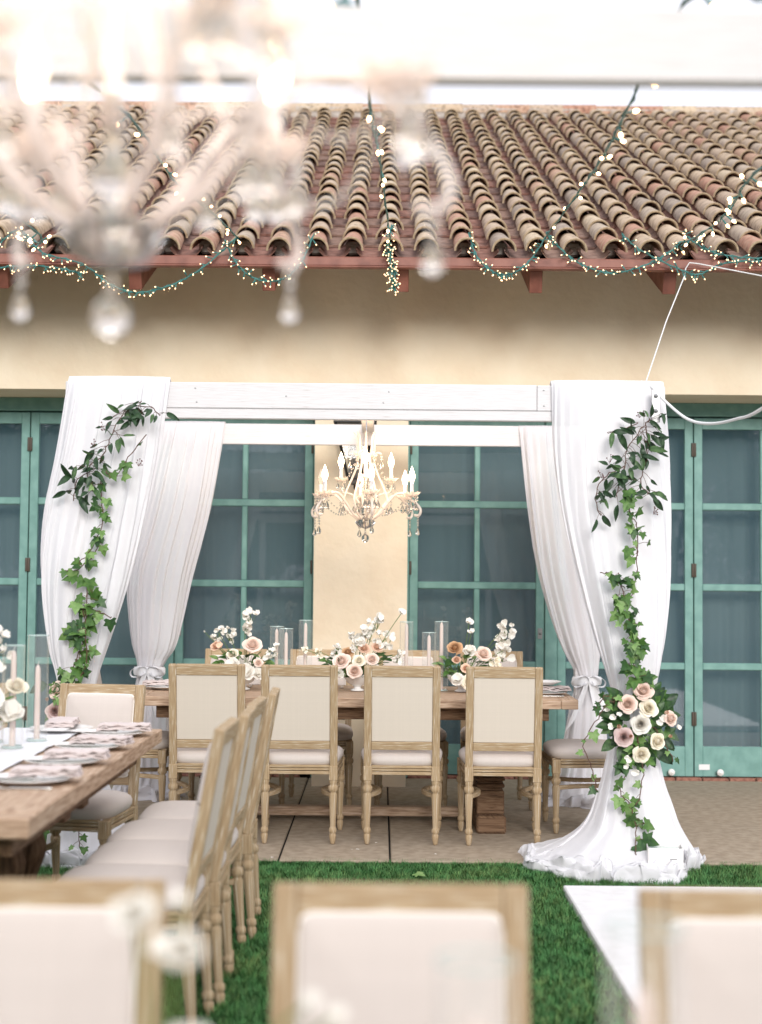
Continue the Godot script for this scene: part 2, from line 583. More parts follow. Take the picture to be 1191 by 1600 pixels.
# one vine: a stem tube and leaves on short stalks
func vine(parent: Node, stems: MB, pts: Array, kind: String, count: int, spread: float, size: float, from := 0.0, bare := false) -> void:
	var path := smooth_path(pts, 6)
	for i in path.size():
		path[i] += rnd_dir() * 0.006
	stems.tube(path, 0.0028 if not bare else 0.002, 5)
	for i in count:
		var f := from + (1.0 - from) * (i + rr(0.0, 0.9)) / count
		var c := along(path, f)
		var side := Vector3(rr(-1, 1), rr(-0.8, 0.5), rr(0.0, 0.7))
		var p := c + side.normalized() * spread * rr(0.15, 1.0) * Vector3(1, 1, 0.35)
		stems.tube([c, (c + p) * 0.5 + Vector3(0, 0.004, 0.004), p], 0.0013, 4, false)
		var tip := side * (1.1 if kind == "smilax" else 0.7) + Vector3(0, -0.35 if kind == "smilax" else -0.55, 0.1) + rnd_dir() * (0.6 if kind == "smilax" else 0.4)
		var nrm := Vector3(rr(-0.9, 0.9), rr(-0.3, 0.9), 1.0)
		var s := size * rr(0.45, 1.2)
		if kind == "smilax":
			var ms: Array = MESH.smilax
			leaf_at(parent, ms[rng.randi() % 3], M.smilax[0 if rng.randf() < 0.7 else 1], p, tip, nrm, s)
		else:
			var ms: Array = MESH.ivy
			var q := rng.randf()
			leaf_at(parent, ms[rng.randi() % 3], M.ivy[0 if q < 0.45 else (1 if q < 0.70 else 2)], p, tip, nrm, s)

func bloom(parent: Node, kind: String, mt: Material, pos: Vector3, d: Vector3, s: float) -> void:
	var ms: Array = MESH[kind]
	var names := {"rose": "rose", "bud": "rose_bud", "ruffle": "blossom", "pompom": "blossom"}
	obj(names[kind], ms[rng.randi() % ms.size()], mt, parent, Transform3D(basis_y(d, rr(0, TAU)) * s, pos))

func plant_meshes() -> void:
	MESH.rose = [rose_mesh(1, 1.0), rose_mesh(2, 0.7), rose_mesh(3, 1.15), rose_mesh(11, 0.85)]
	MESH.bud = [rose_mesh(4, 0.3, 3), rose_mesh(5, 0.4, 3)]
	MESH.ruffle = [ruffle_mesh(6, 5, 1.0), ruffle_mesh(7, 4, 1.3)]
	MESH.pompom = [ruffle_mesh(8, 13, 1.35), ruffle_mesh(9, 15, 1.3)]
	MESH.ivy = [ivy_mesh(1), ivy_mesh(2), ivy_mesh(3)]
	MESH.smilax = [blade_leaf_mesh(1, 0.34, 0.22, 0.35), blade_leaf_mesh(2, 0.28, 0.10, 0.5), blade_leaf_mesh(3, 0.37, 0.35, 0.25)]
	MESH.broad = [blade_leaf_mesh(4, 0.62, 0.20, 0.25), blade_leaf_mesh(5, 0.55, 0.3, 0.3)]
	MESH.sprig = [blade_leaf_mesh(6, 0.30, 0.1, 0.3)]

# ------------------------------------------------------------------ cloth
# rows: [height, centre x, half width, centre z, half depth, arc in degrees, fold depth]
func drape_mesh(rows: Array, nu: int, nv: int, sd: int, hem: float) -> MB:
	var r := RandomNumberGenerator.new()
	r.seed = sd
	var ph := []
	for i in 12: ph.append(r.randf() * TAU)
	var fn := FastNoiseLite.new()
	fn.seed = sd
	fn.frequency = 1.0
	fn.fractal_octaves = 3
	var b := MB.new()
	var p := PackedVector3Array()
	var m := rows.size()
	for j in nv:
		var x := float(j) / (nv - 1) * (m - 1)
		var i1 := mini(int(x), m - 2)
		var w := x - i1
		var q := []
		for c in 7:
			q.append(cubic_interpolate(rows[i1][c], rows[i1 + 1][c], rows[maxi(i1 - 1, 0)][c], rows[mini(i1 + 2, m - 1)][c], w))
		var tv := float(j) / (nv - 1)
		for i in nu:
			var u := float(i) / (nu - 1)
			var s := 2.0 * u - 1.0
			var wander := 0.25 * sin(tv * 4.0 + ph[0]) + 0.15 * sin(tv * 9.0 + ph[1])
			var fold := 0.55 * sin(u * 31.0 + ph[2] + wander * 2.0) + 0.4 * sin(u * 53.0 + ph[3] - wander * 3.0) + 0.3 * sin(u * 87.0 + ph[4] + wander) + 0.35 * sin(u * 13.0 + ph[5])
			fold += 0.6 * fn.get_noise_2d(u * 6.0, tv * 2.2) + 0.45 * fn.get_noise_2d(u * 14.0 + tv * 5.0, tv * 9.0 + 20.0)
			var a := deg_to_rad(q[5]) * s + 0.05 * fold
			var k: float = q[6] * fold
			var edge := sin(a) / maxf(sin(minf(deg_to_rad(q[5]), PI / 2)), 0.1)
			var px: float = q[1] + edge * (q[2] + k * 0.5)
			var pz: float = q[3] + cos(a) * q[4] + k
			var py: float = q[0]
			if j > nv - 1 - int(hem * nv):
				var w2 := smoothstep(1.0 - hem, 1.0 - hem * 0.45, tv)
				var fall := 1.0 - smoothstep(1.0 - hem * 0.22, 1.0, tv)
				var g := fn.get_noise_2d(u * 9.0 + 30.0, tv * 9.0)
				var g2 := fn.get_noise_2d(u * 15.0 + 60.0, tv * 12.0)
				w2 *= 1.0 - 0.8 * smoothstep(0.65, 1.0, absf(s))
				py += maxf(0.0, (g + 0.12) * 0.10 + g2 * 0.025) * w2 * fall
				px += (fn.get_noise_2d(u * 5.0, 90.0) * 0.12 + g2 * 0.02) * w2
				pz += (fn.get_noise_2d(u * 5.0, 50.0) * 0.16 + g * 0.03) * w2
			p.append(Vector3(px, py, pz))
	b.grid(p, nu, nv, false, false, 3.0, 1.5)
	return b

# ------------------------------------------------------------------ furniture
func chair_leg(x: float, z: float, splay: float, block_from: float) -> MB:
	var b := MB.new()
	b.off = Vector2(rr(0, 1), rr(0, 1))
	var pr := []
	var k := block_from / 0.355
	for q in [[0.0, 0.0], [0.011, 0.0], [0.0125, 0.006], [0.0175, 0.03], [0.0195, 0.048], [0.017, 0.058], [0.014, 0.062], [0.0205, 0.066], [0.0215, 0.078], [0.0205, 0.088], [0.0155, 0.092], [0.0165, 0.10], [0.019, 0.16], [0.0225, 0.235], [0.0245, 0.275], [0.0195, 0.283], [0.018, 0.29], [0.026, 0.297], [0.0275, 0.310], [0.026, 0.322], [0.019, 0.328], [0.021, 0.336], [0.0235, 0.346], [0.0235, 0.356]]:
		pr.append(Vector2(q[0], q[1] * k))
	var lean := Basis(Vector3(1, 0, 0), Vector3(0, 1, -splay / block_from), Vector3(0, 0, 1))
	b.lathe(pr, 24, Transform3D(lean, Vector3(x, 0, z + splay)), 8, 0.0035, 0.10 * k, 0.275 * k)
	b.bx(x - 0.0235, x + 0.0235, block_from, 0.425, z - 0.0235, z + 0.0235, 0.003)
	return b

func make_chair(label: String, group: String) -> Node3D:
	var o := thing("dining_chair", label, "chair", Vector3.ZERO, 0.0, group)
	for s in [-1.0, 1.0]:
		obj("leg", chair_leg(s * 0.215, 0.215, 0.0, 0.345), M.oak, o)
		obj("leg", chair_leg(s * 0.188, -0.215, -0.03, 0.345), M.oak, o)
	# seat frame: front, back and side rails with two grooves each
	var rail := MB.new()
	var cor := [V(-0.19, 0, -0.215), V(0.19, 0, -0.215), V(0.215, 0, 0.215), V(-0.215, 0, 0.215)]
	for i in 4:
		var a: Vector3 = cor[i]
		var c: Vector3 = cor[(i + 1) % 4]
		var d := (c - a).normalized() * 0.0235
		rail.off = Vector2(rr(0, 1), rr(0, 1))
		for q in [[0.386, 0.018, 0.034], [0.405, 0.014, 0.028], [0.4215, 0.015, 0.036]]:
			rail.bar(a + d + V(0, q[0], 0), c - d + V(0, q[0], 0), q[2], q[1], 0.003)
	obj("seat_rail", rail, M.oak, o)
	# cushion
	var cu := MB.new()
	var p := PackedVector3Array()
	var prof := [[0.97, 0.428], [1.0, 0.432], [1.035, 0.448], [1.04, 0.465], [1.01, 0.480], [0.94, 0.492], [0.80, 0.502], [0.55, 0.509], [0.28, 0.512], [0.0, 0.513]]
	for q in prof:
		for i in 41:
			var a := TAU * i / 40.0
			var cx := signf(cos(a)) * pow(absf(cos(a)), 0.42)
			var cz := signf(sin(a)) * pow(absf(sin(a)), 0.42)
			var wx := lerpf(0.205, 0.235, (cz + 1.0) * 0.5)
			p.append(V(cx * wx * q[0], q[1], cz * 0.232 * q[0] + 0.006))
	cu.grid(p, 41, prof.size(), true, true)
	obj("seat_cushion", cu, M.cushion, o)
	# raked back
	var up := V(0, 0.555, -0.10).normalized()
	var bk := Transform3D(Basis(Vector3.RIGHT, up, Vector3.RIGHT.cross(up)), V(0, 0.425, -0.215))
	var L := 0.566
	for s in [-1.0, 1.0]:
		var b := MB.new()
		b.off = Vector2(rr(0, 1), rr(0, 1))
		b.box(bk * at(s * 0.189, L * 0.5 - 0.001, 0), V(0.042, L, 0.036), 0.004)
		obj("back_post", b, M.oak, o)
	var tr := MB.new()
	tr.off = Vector2(0.3, 0.7)
	tr.box(bk * at(0, L - 0.030, 0), V(0.335, 0.058, 0.0345), 0.003)
	obj("top_rail", tr, M.oak, o)
	var lr := MB.new()
	lr.off = Vector2(0.6, 0.1)
	lr.box(bk * at(0, 0.118, 0), V(0.335, 0.046, 0.0325), 0.003)
	obj("lower_rail", lr, M.oak, o)
	# inner moulding on both faces
	var mo := MB.new()
	for z in [0.0165]:
		for s in [-1.0, 1.0]:
			mo.box(bk * at(s * 0.1645, 0.3245, z), V(0.010, 0.366, 0.012), 0.003)
		mo.box(bk * at(0, 0.504, z), V(0.318, 0.010, 0.012), 0.004)
		mo.box(bk * at(0, 0.145, z), V(0.318, 0.010, 0.012), 0.004)
	obj("back_moulding", mo, M.oak, o)
	var pa := MB.new()
	pa.box(bk * at(0, 0.3245, -0.006), V(0.335, 0.366, 0.010), 0.003)
	obj("back_panel", pa, M.linen, o)
	var cb := MB.new()
	p = PackedVector3Array()
	for q in [[1.0, 0.004], [1.0, 0.020], [0.985, 0.027], [0.94, 0.032], [0.70, 0.040], [0.3, 0.044], [0.0, 0.045]]:
		for i in 33:
			var a := TAU * i / 32.0
			p.append(bk * V(signf(cos(a)) * pow(absf(cos(a)), 0.11) * 0.165 * q[0], 0.3245 + signf(sin(a)) * pow(absf(sin(a)), 0.11) * 0.192 * q[0], q[1]))
	cb.grid(p, 33, 7, true, false)
	obj("back_cushion", cb, M.cushion, o)
	var pip := MB.new()
	var ring := []
	for i in 33:
		var a := TAU * i / 32.0
		ring.append(bk * V(signf(cos(a)) * pow(absf(cos(a)), 0.11) * 0.166, 0.3245 + signf(sin(a)) * pow(absf(sin(a)), 0.11) * 0.193, 0.019))
	pip.tube(ring, 0.004, 6, false)
	obj("back_piping", pip, M.piping, o)
	for s in [-1.0, 1.0]:
		var st := MB.new()
		var arc := []
		for i in 13:
			var f := i / 12.0
			arc.append(V(s * (lerpf(0.19, 0.213, f) - 0.075 * sin(PI * f)), 0.262, lerpf(-0.225, 0.215, f)))
		for i in 12:
			st.off = Vector2(i * 0.04, 0.2)
			st.bar(arc[i], arc[i + 1] + (arc[i + 1] - arc[i]) * 0.05, 0.026, 0.024, 0.003)
		obj("stretcher", st, M.oak, o)
	return o

func make_table(label: String, length: float, width: float, ped := 0.31, spread := 0.30) -> Node3D:
	var o := thing("farm_table", label, "table")
	var n := 5
	var pw := width / n
	for i in n:
		var b := MB.new()
		b.off = Vector2(rr(0, 1), rr(0, 1))
		b.bx(-length / 2 + 0.1, length / 2 - 0.1, 0.72 + rr(-0.001, 0.001), 0.775 + rr(-0.0015, 0.0015), -width / 2 + i * pw + 0.001, -width / 2 + (i + 1) * pw - 0.001, 0.004)
		obj("plank", b, M.table_wood, o)
	for s in [-1.0, 1.0]:
		var b := MB.new()
		b.off = Vector2(rr(0, 1), rr(0, 1))
		b.bx(s * (length / 2 - 0.05) - 0.049, s * (length / 2 - 0.05) + 0.049, 0.719, 0.7755, -width / 2, width / 2, 0.005)
		obj("end_board", b, M.table_wood, o)
	var ap := MB.new()
	for s in [-1.0, 1.0]:
		ap.bx(-length / 2 + 0.16, length / 2 - 0.16, 0.645, 0.7195, s * (width / 2 - 0.10) - 0.014, s * (width / 2 - 0.10) + 0.014, 0.003)
		ap.bx(s * (length / 2 - 0.174) - 0.014, s * (length / 2 - 0.174) + 0.014, 0.645, 0.7190, -width / 2 + 0.115, width / 2 - 0.115, 0.003)
	obj("apron", ap, M.table_base, o)
	for s in [-1.0, 1.0]:
		var x: float = s * length * ped
		var b := MB.new()
		b.bx(x - 0.085, x + 0.085, 0.0, 0.10, -width * 0.46, width * 0.46, 0.01)
		obj("foot_beam", b, M.table_base, o)
		b = MB.new()
		b.bx(x - 0.05, x + 0.05, 0.60, 0.719, -width * 0.38, width * 0.38, 0.006)
		obj("head_beam", b, M.table_base, o)
		for q in [-spread, spread]:
			var c := MB.new()
			c.off = Vector2(rr(0, 1), rr(0, 1))
			var z: float = q * width
			c.bx(x - 0.08, x + 0.08, 0.1005, 0.235, z - 0.08, z + 0.08, 0.006)
			for w in [[0.070, 0.235, 0.253], [0.082, 0.253, 0.275], [0.072, 0.275, 0.292], [0.084, 0.292, 0.312], [0.072, 0.56, 0.578], [0.080, 0.578, 0.60]]:
				c.bx(x - w[0], x + w[0], w[1], w[2], z - w[0], z + w[0], 0.006)
			# swelling square shaft
			var p := PackedVector3Array()
			for e in [[0.055, 0.312], [0.048, 0.335], [0.060, 0.37], [0.080, 0.42], [0.084, 0.46], [0.070, 0.51], [0.052, 0.545], [0.058, 0.561]]:
				for i in 25:
					var a := TAU * i / 24.0
					var k := 1.0 / pow(pow(absf(cos(a)), 6.0) + pow(absf(sin(a)), 6.0), 1.0 / 6.0)
					p.append(V(x + cos(a) * e[0] * k, e[1], z + sin(a) * e[0] * k))
			c.grid(p, 25, 8, true, true, 0.3, 0.4)
			obj("baluster", c, M.table_base, o)
	var st := MB.new()
	st.bx(-length * ped + 0.086, length * ped - 0.086, 0.03, 0.085, -0.04, 0.04, 0.005)
	obj("stretcher", st, M.table_wood, o)
	return o

func plate_mesh(r: float) -> MB:
	var b := MB.new()
	var pr := []
	for q in [[0.0, 0.004], [0.55, 0.004], [0.60, 0.0], [0.63, 0.004], [0.80, 0.010], [1.0, 0.018], [1.003, 0.0195], [0.99, 0.021], [0.80, 0.014], [0.66, 0.009], [0.60, 0.007], [0.0, 0.007]]:
		pr.append(Vector2(q[0] * r, q[1]))
	b.lathe(pr, 40)
	return b

func napkin_mesh(sd: int, lx: float, lz: float, droop: float) -> MB:
	var fn := FastNoiseLite.new()
	fn.seed = sd
	fn.frequency = 1.0
	var b := MB.new()
	for layer in 3:
		var top := PackedVector3Array()
		var bot := PackedVector3Array()
		var y0 := 0.002 + layer * 0.008
		var k := 1.0 - layer * 0.035
		for j in 9:
			var z := (j / 8.0 - 0.5) * lz * k
			for i in 25:
				var x := (i / 24.0 - 0.5) * lx * k
				var over := maxf(0.0, absf(x) - lx * 0.36)
				var y := y0 + 0.010 * fn.get_noise_2d(x * 16.0, z * 18.0 + layer * 2.0) + 0.006 - over * droop
				top.append(V(x + 0.004 * fn.get_noise_2d(z * 30.0, layer), y + 0.003, z + 0.006 * fn.get_noise_2d(x * 20.0, layer * 5.0)))
				bot.append(top[-1] - V(0, 0.0055, 0))
		b.grid(top, 25, 9, false, true)
		b.grid(bot, 25, 9, false, false)
		for e in [0, 8]:
			var p := PackedVector3Array()
			for i in 25: p.append(top[e * 25 + i])
			for i in 25: p.append(bot[e * 25 + i])
			b.grid(p, 25, 2, false, e == 8)
		for e in [0, 24]:
			var p := PackedVector3Array()
			for j in 9: p.append(top[j * 25 + e])
			for j in 9: p.append(bot[j * 25 + e])
			b.grid(p, 9, 2, false, e == 0)
	return b

func fork_mesh() -> MB:
	var b := MB.new()
	b.tube([V(0, 0.004, 0.10), V(0, 0.0048, 0.06), V(0, 0.005, 0.0), V(0, 0.0048, -0.03)], [0.005, 0.0035, 0.003, 0.004], 8)
	b.box(at(0, 0.0048, -0.045), V(0.022, 0.003, 0.03), 0.001)
	for i in 4:
		b.box(at(-0.0085 + i * 0.0057, 0.007, -0.08), V(0.003, 0.0025, 0.045), 0.0008)
	return b

func place_setting(x: float, z: float, turn: float, where: String, y: float, full := true) -> void:
	var bs := Basis(Vector3.UP, turn)
	single("dinner_plate", MESH.plate, M.china, "white dinner plate " + where, "plate", at(x, y, z), "white dinner plates")
	if full:
		var c := MB.new()
		c.box(Transform3D.IDENTITY, V(0.10, 0.0016, 0.19), 0.0)
		single("menu_card", c, M.card, "white menu card under the napkin " + where, "menu card", at(x, y + 0.0225, z, bs) * at(0, 0, -0.075, Basis(Vector3.UP, rr(-0.08, 0.08))), "menu cards")
		var f = MESH.fork
		single("fork", f, M.silver, "silver fork beside the plate " + where, "fork", at(x, y, z, bs) * at(-0.165, 0, 0.0), "forks")
	single("napkin", MESH.napkin[rng.randi() % 3], M.napkin, "blush folded napkin " + where, "napkin", at(x, y + 0.024, z, bs) * at(rr(-0.01, 0.01), 0, 0.045, Basis(Vector3.UP, PI / 2 + rr(-0.12, 0.12))), "folded napkins")

func hurricane(pos: Vector3, h: float, r: float, candle_h: float, which: String) -> void:
	var o := thing("glass_hurricane", "clear glass candle cylinder " + which, "candle holder", pos, rr(0, TAU), "glass candle cylinders")
	var g := MB.new()
	g.lathe([Vector2(r, 0.004), Vector2(r, h * 0.5), Vector2(r, h)], 32)
	obj("cylinder", g, M.glass, o)
	var b := MB.new()
	b.lathe([Vector2(0.0, 0.0), Vector2(r - 0.002, 0.0), Vector2(r + 0.001, 0.003), Vector2(r - 0.002, 0.009), Vector2(0.0, 0.009)], 32)
	obj("base", b, M.glass_rim, o)
	var rm := MB.new()
	var ring := []
	for i in 33: ring.append(V(cos(TAU * i / 32) * r, h, sin(TAU * i / 32) * r))
	rm.tube(ring, 0.0022, 6, false)
	obj("rim", rm, M.glass_rim, o)
	var t := thing("taper_candle", "blush taper candle in the glass cylinder " + which, "candle", pos + V(0, 0.0095, 0), 0.0, "taper candles")
	var c := MB.new()
	c.lathe([Vector2(0, 0), Vector2(0.012, 0.0), Vector2(0.0118, candle_h * 0.3), Vector2(0.0105, candle_h - 0.03), Vector2(0.009, candle_h - 0.012), Vector2(0.004, candle_h - 0.001), Vector2(0.0, candle_h)], 16)
	obj("wax", c, M.candle, t)
	var w := MB.new()
	w.tube([V(0, candle_h - 0.002, 0), V(0.001, candle_h + 0.008, 0), V(0.005, candle_h + 0.015, 0.001)], 0.0012, 5)
	obj("wick", w, M.wick, t)

# blooms: [kind, material, dx, dy, dz, size]; tall: stems from the bowl
func arrangement(label: String, pos: Vector3, blooms: Array, n_leaf: int, spread: float, tall: float) -> void:
	var o := thing("flower_arrangement", label, "flowers", pos)
	var bw := MB.new()
	bw.lathe([Vector2(0.0, 0.0), Vector2(0.04, 0.0), Vector2(0.042, 0.008), Vector2(0.02, 0.018), Vector2(0.022, 0.03), Vector2(0.06, 0.05), Vector2(0.085, 0.085), Vector2(0.09, 0.105), Vector2(0.086, 0.105), Vector2(0.078, 0.08), Vector2(0.0, 0.06)], 28)
	obj("bowl", bw, M.china, o)
	var st := MB.new()
	for q in blooms:
		var p := V(q[2], q[3], q[4])
		var base := V(q[2] * 0.15, 0.07, q[4] * 0.15)
		st.tube(smooth_path([base, base.lerp(p, 0.5) + V(0, 0.03, 0), p], 4), 0.0022, 5, false)
		var d := (p - V(0, 0.02, 0)).normalized() * 0.6 + V(0, 0.25, 0.75)
		if q[0] == "spray":
			for k in 9:
				var a = p + V(rr(-1, 1), rr(-1.4, 0.7), rr(-1, 1)) * q[5] * 1.6
				st.tube([p - V(0, q[5] * 2.0, 0), a], 0.0012, 4, false)
				bloom(o, "ruffle", q[1], a, rnd_dir() + V(0, 0.6, 0.8), q[5] * rr(0.75, 1.3))
		else:
			bloom(o, q[0], q[1], p, d, q[5])
	for i in n_leaf:
		var a := rr(0, TAU)
		var rad := spread * sqrt(rng.randf())
		var p := V(cos(a) * rad, rr(0.09, 0.09 + tall * (1.0 - 0.6 * rad / spread)), sin(a) * rad * 0.6)
		var out := V(cos(a), rr(-0.3, 0.9), sin(a) * 0.8 + 0.2)
		st.tube([V(p.x * 0.3, 0.08, p.z * 0.3), p], 0.0014, 4, false)
		var ms: Array = MESH.broad if rng.randf() < 0.55 else MESH.sprig
		leaf_at(o, ms[rng.randi() % ms.size()], M.ivy[rng.randi() % 3] if rng.randf() < 0.75 else M.smilax[1], p, out, V(rr(-0.5, 0.5), 1.0, 0.6), rr(0.035, 0.075))
	obj("stems", st, M.green_stem, o)

# ------------------------------------------------------------------ lights on wires and chandeliers
func fairy_strand(label: String, pts: Array, count: int, big: float, cluster: float, group := "fairy lights along the eave") -> void:
	var o := thing("string_lights", label, "string lights", Vector3.ZERO, 0.0, group)
	var path := smooth_path(pts, 10)
	var w := MB.new()
	var w2 := []
	for i in path.size():
		w2.append(path[i] + V(0.008 * sin(i * 1.7), 0.008 * cos(i * 1.7), 0.006 * sin(i * 2.3)))
	w.tube(path, 0.0045, 5)
	w.tube(w2, 0.003, 5)
	obj("wire", w, M.wire, o)
	var so := MB.new()
	var where := []
	for i in count:
		var f := (i + rr(-0.3, 0.3)) / (count - 1.0)
		f += cluster * sin(f * TAU) / TAU
		var c := along(path, f)
		var d := Vector3(rr(-0.8, 0.8), rr(-1.0, 0.45), rr(-0.2, 0.9)).normalized()
		var e := c + d * rr(0.025, 0.05)
		so.tube([c, c.lerp(e, 0.6), e], [0.002, 0.0045, 0.006], 5)
		where.append(Transform3D(basis_y(d, 0), e))
	obj("sockets", so, M.wire, o).set_meta("kind", "stuff")
	var lb := MB.new()
	lb.lathe([Vector2(0, -0.002), Vector2(0.55, 0.0), Vector2(0.85, 0.8), Vector2(0.7, 1.6), Vector2(0.0, 2.4)], 8)
	var lm := lb.mesh()
	if count <= 41:
		for x in where:
			obj("bulb", lm, M.fairy_big, o, x * Transform3D(Basis.from_scale(Vector3.ONE * big), Vector3.ZERO))
	else:
		var mm := MultiMesh.new()
		mm.transform_format = MultiMesh.TRANSFORM_3D
		mm.mesh = lm
		mm.instance_count = where.size()
		for i in where.size():
			mm.set_instance_transform(i, where[i] * Transform3D(Basis.from_scale(Vector3.ONE * big), Vector3.ZERO))
		var mi := MultiMeshInstance3D.new()
		mi.name = "bulbs"
		mi.multimesh = mm
		mi.material_override = M.fairy
		mi.set_meta("kind", "stuff")
		o.add_child(mi, true)

func drop_mesh(beads: int, s: float) -> MB:
	var b := MB.new()
	var y := 0.0
	for i in beads:
		var r := 0.0075 * s
		b.lathe([Vector2(0, y - 2 * r), Vector2(r * 0.8, y - 1.55 * r), Vector2(r, y - r), Vector2(r * 0.8, y - 0.45 * r), Vector2(0, y)], 8)
		y -= 2.2 * r
	b.lathe([Vector2(0, y - 0.052 * s), Vector2(0.008 * s, y - 0.049 * s), Vector2(0.0135 * s, y - 0.040 * s), Vector2(0.0125 * s, y - 0.029 * s), Vector2(0.006 * s, y - 0.013 * s), Vector2(0.0015 * s, y - 0.002 * s), Vector2(0, y)], 8)
	return b

func bobeche_mesh(r: float) -> MB:
	var b := MB.new()
	var p := PackedVector3Array()
	for q in [[0.15, -0.004], [0.5, -0.006], [0.85, 0.004], [1.05, 0.016], [1.0, 0.018], [0.8, 0.008], [0.4, 0.0], [0.15, 0.0]]:
		for i in 41:
			var a := TAU * i / 40.0
			var k = 1.0 + 0.13 * cos(a * 8.0) * q[0]
			p.append(V(cos(a) * r * q[0] * k, q[1] * r / 0.04 + 0.004 * q[0] * cos(a * 8.0), sin(a) * r * q[0] * k))
	b.grid(p, 41, 8, true, true)
	return b

func bulb_mesh() -> MB:
	var b := MB.new()
	b.lathe([Vector2(0, 0), Vector2(0.007, 0.0), Vector2(0.0095, 0.008), Vector2(0.0155, 0.026), Vector2(0.0165, 0.036), Vector2(0.013, 0.052), Vector2(0.007, 0.068), Vector2(0.003, 0.080), Vector2(0, 0.088)], 14)
	return b

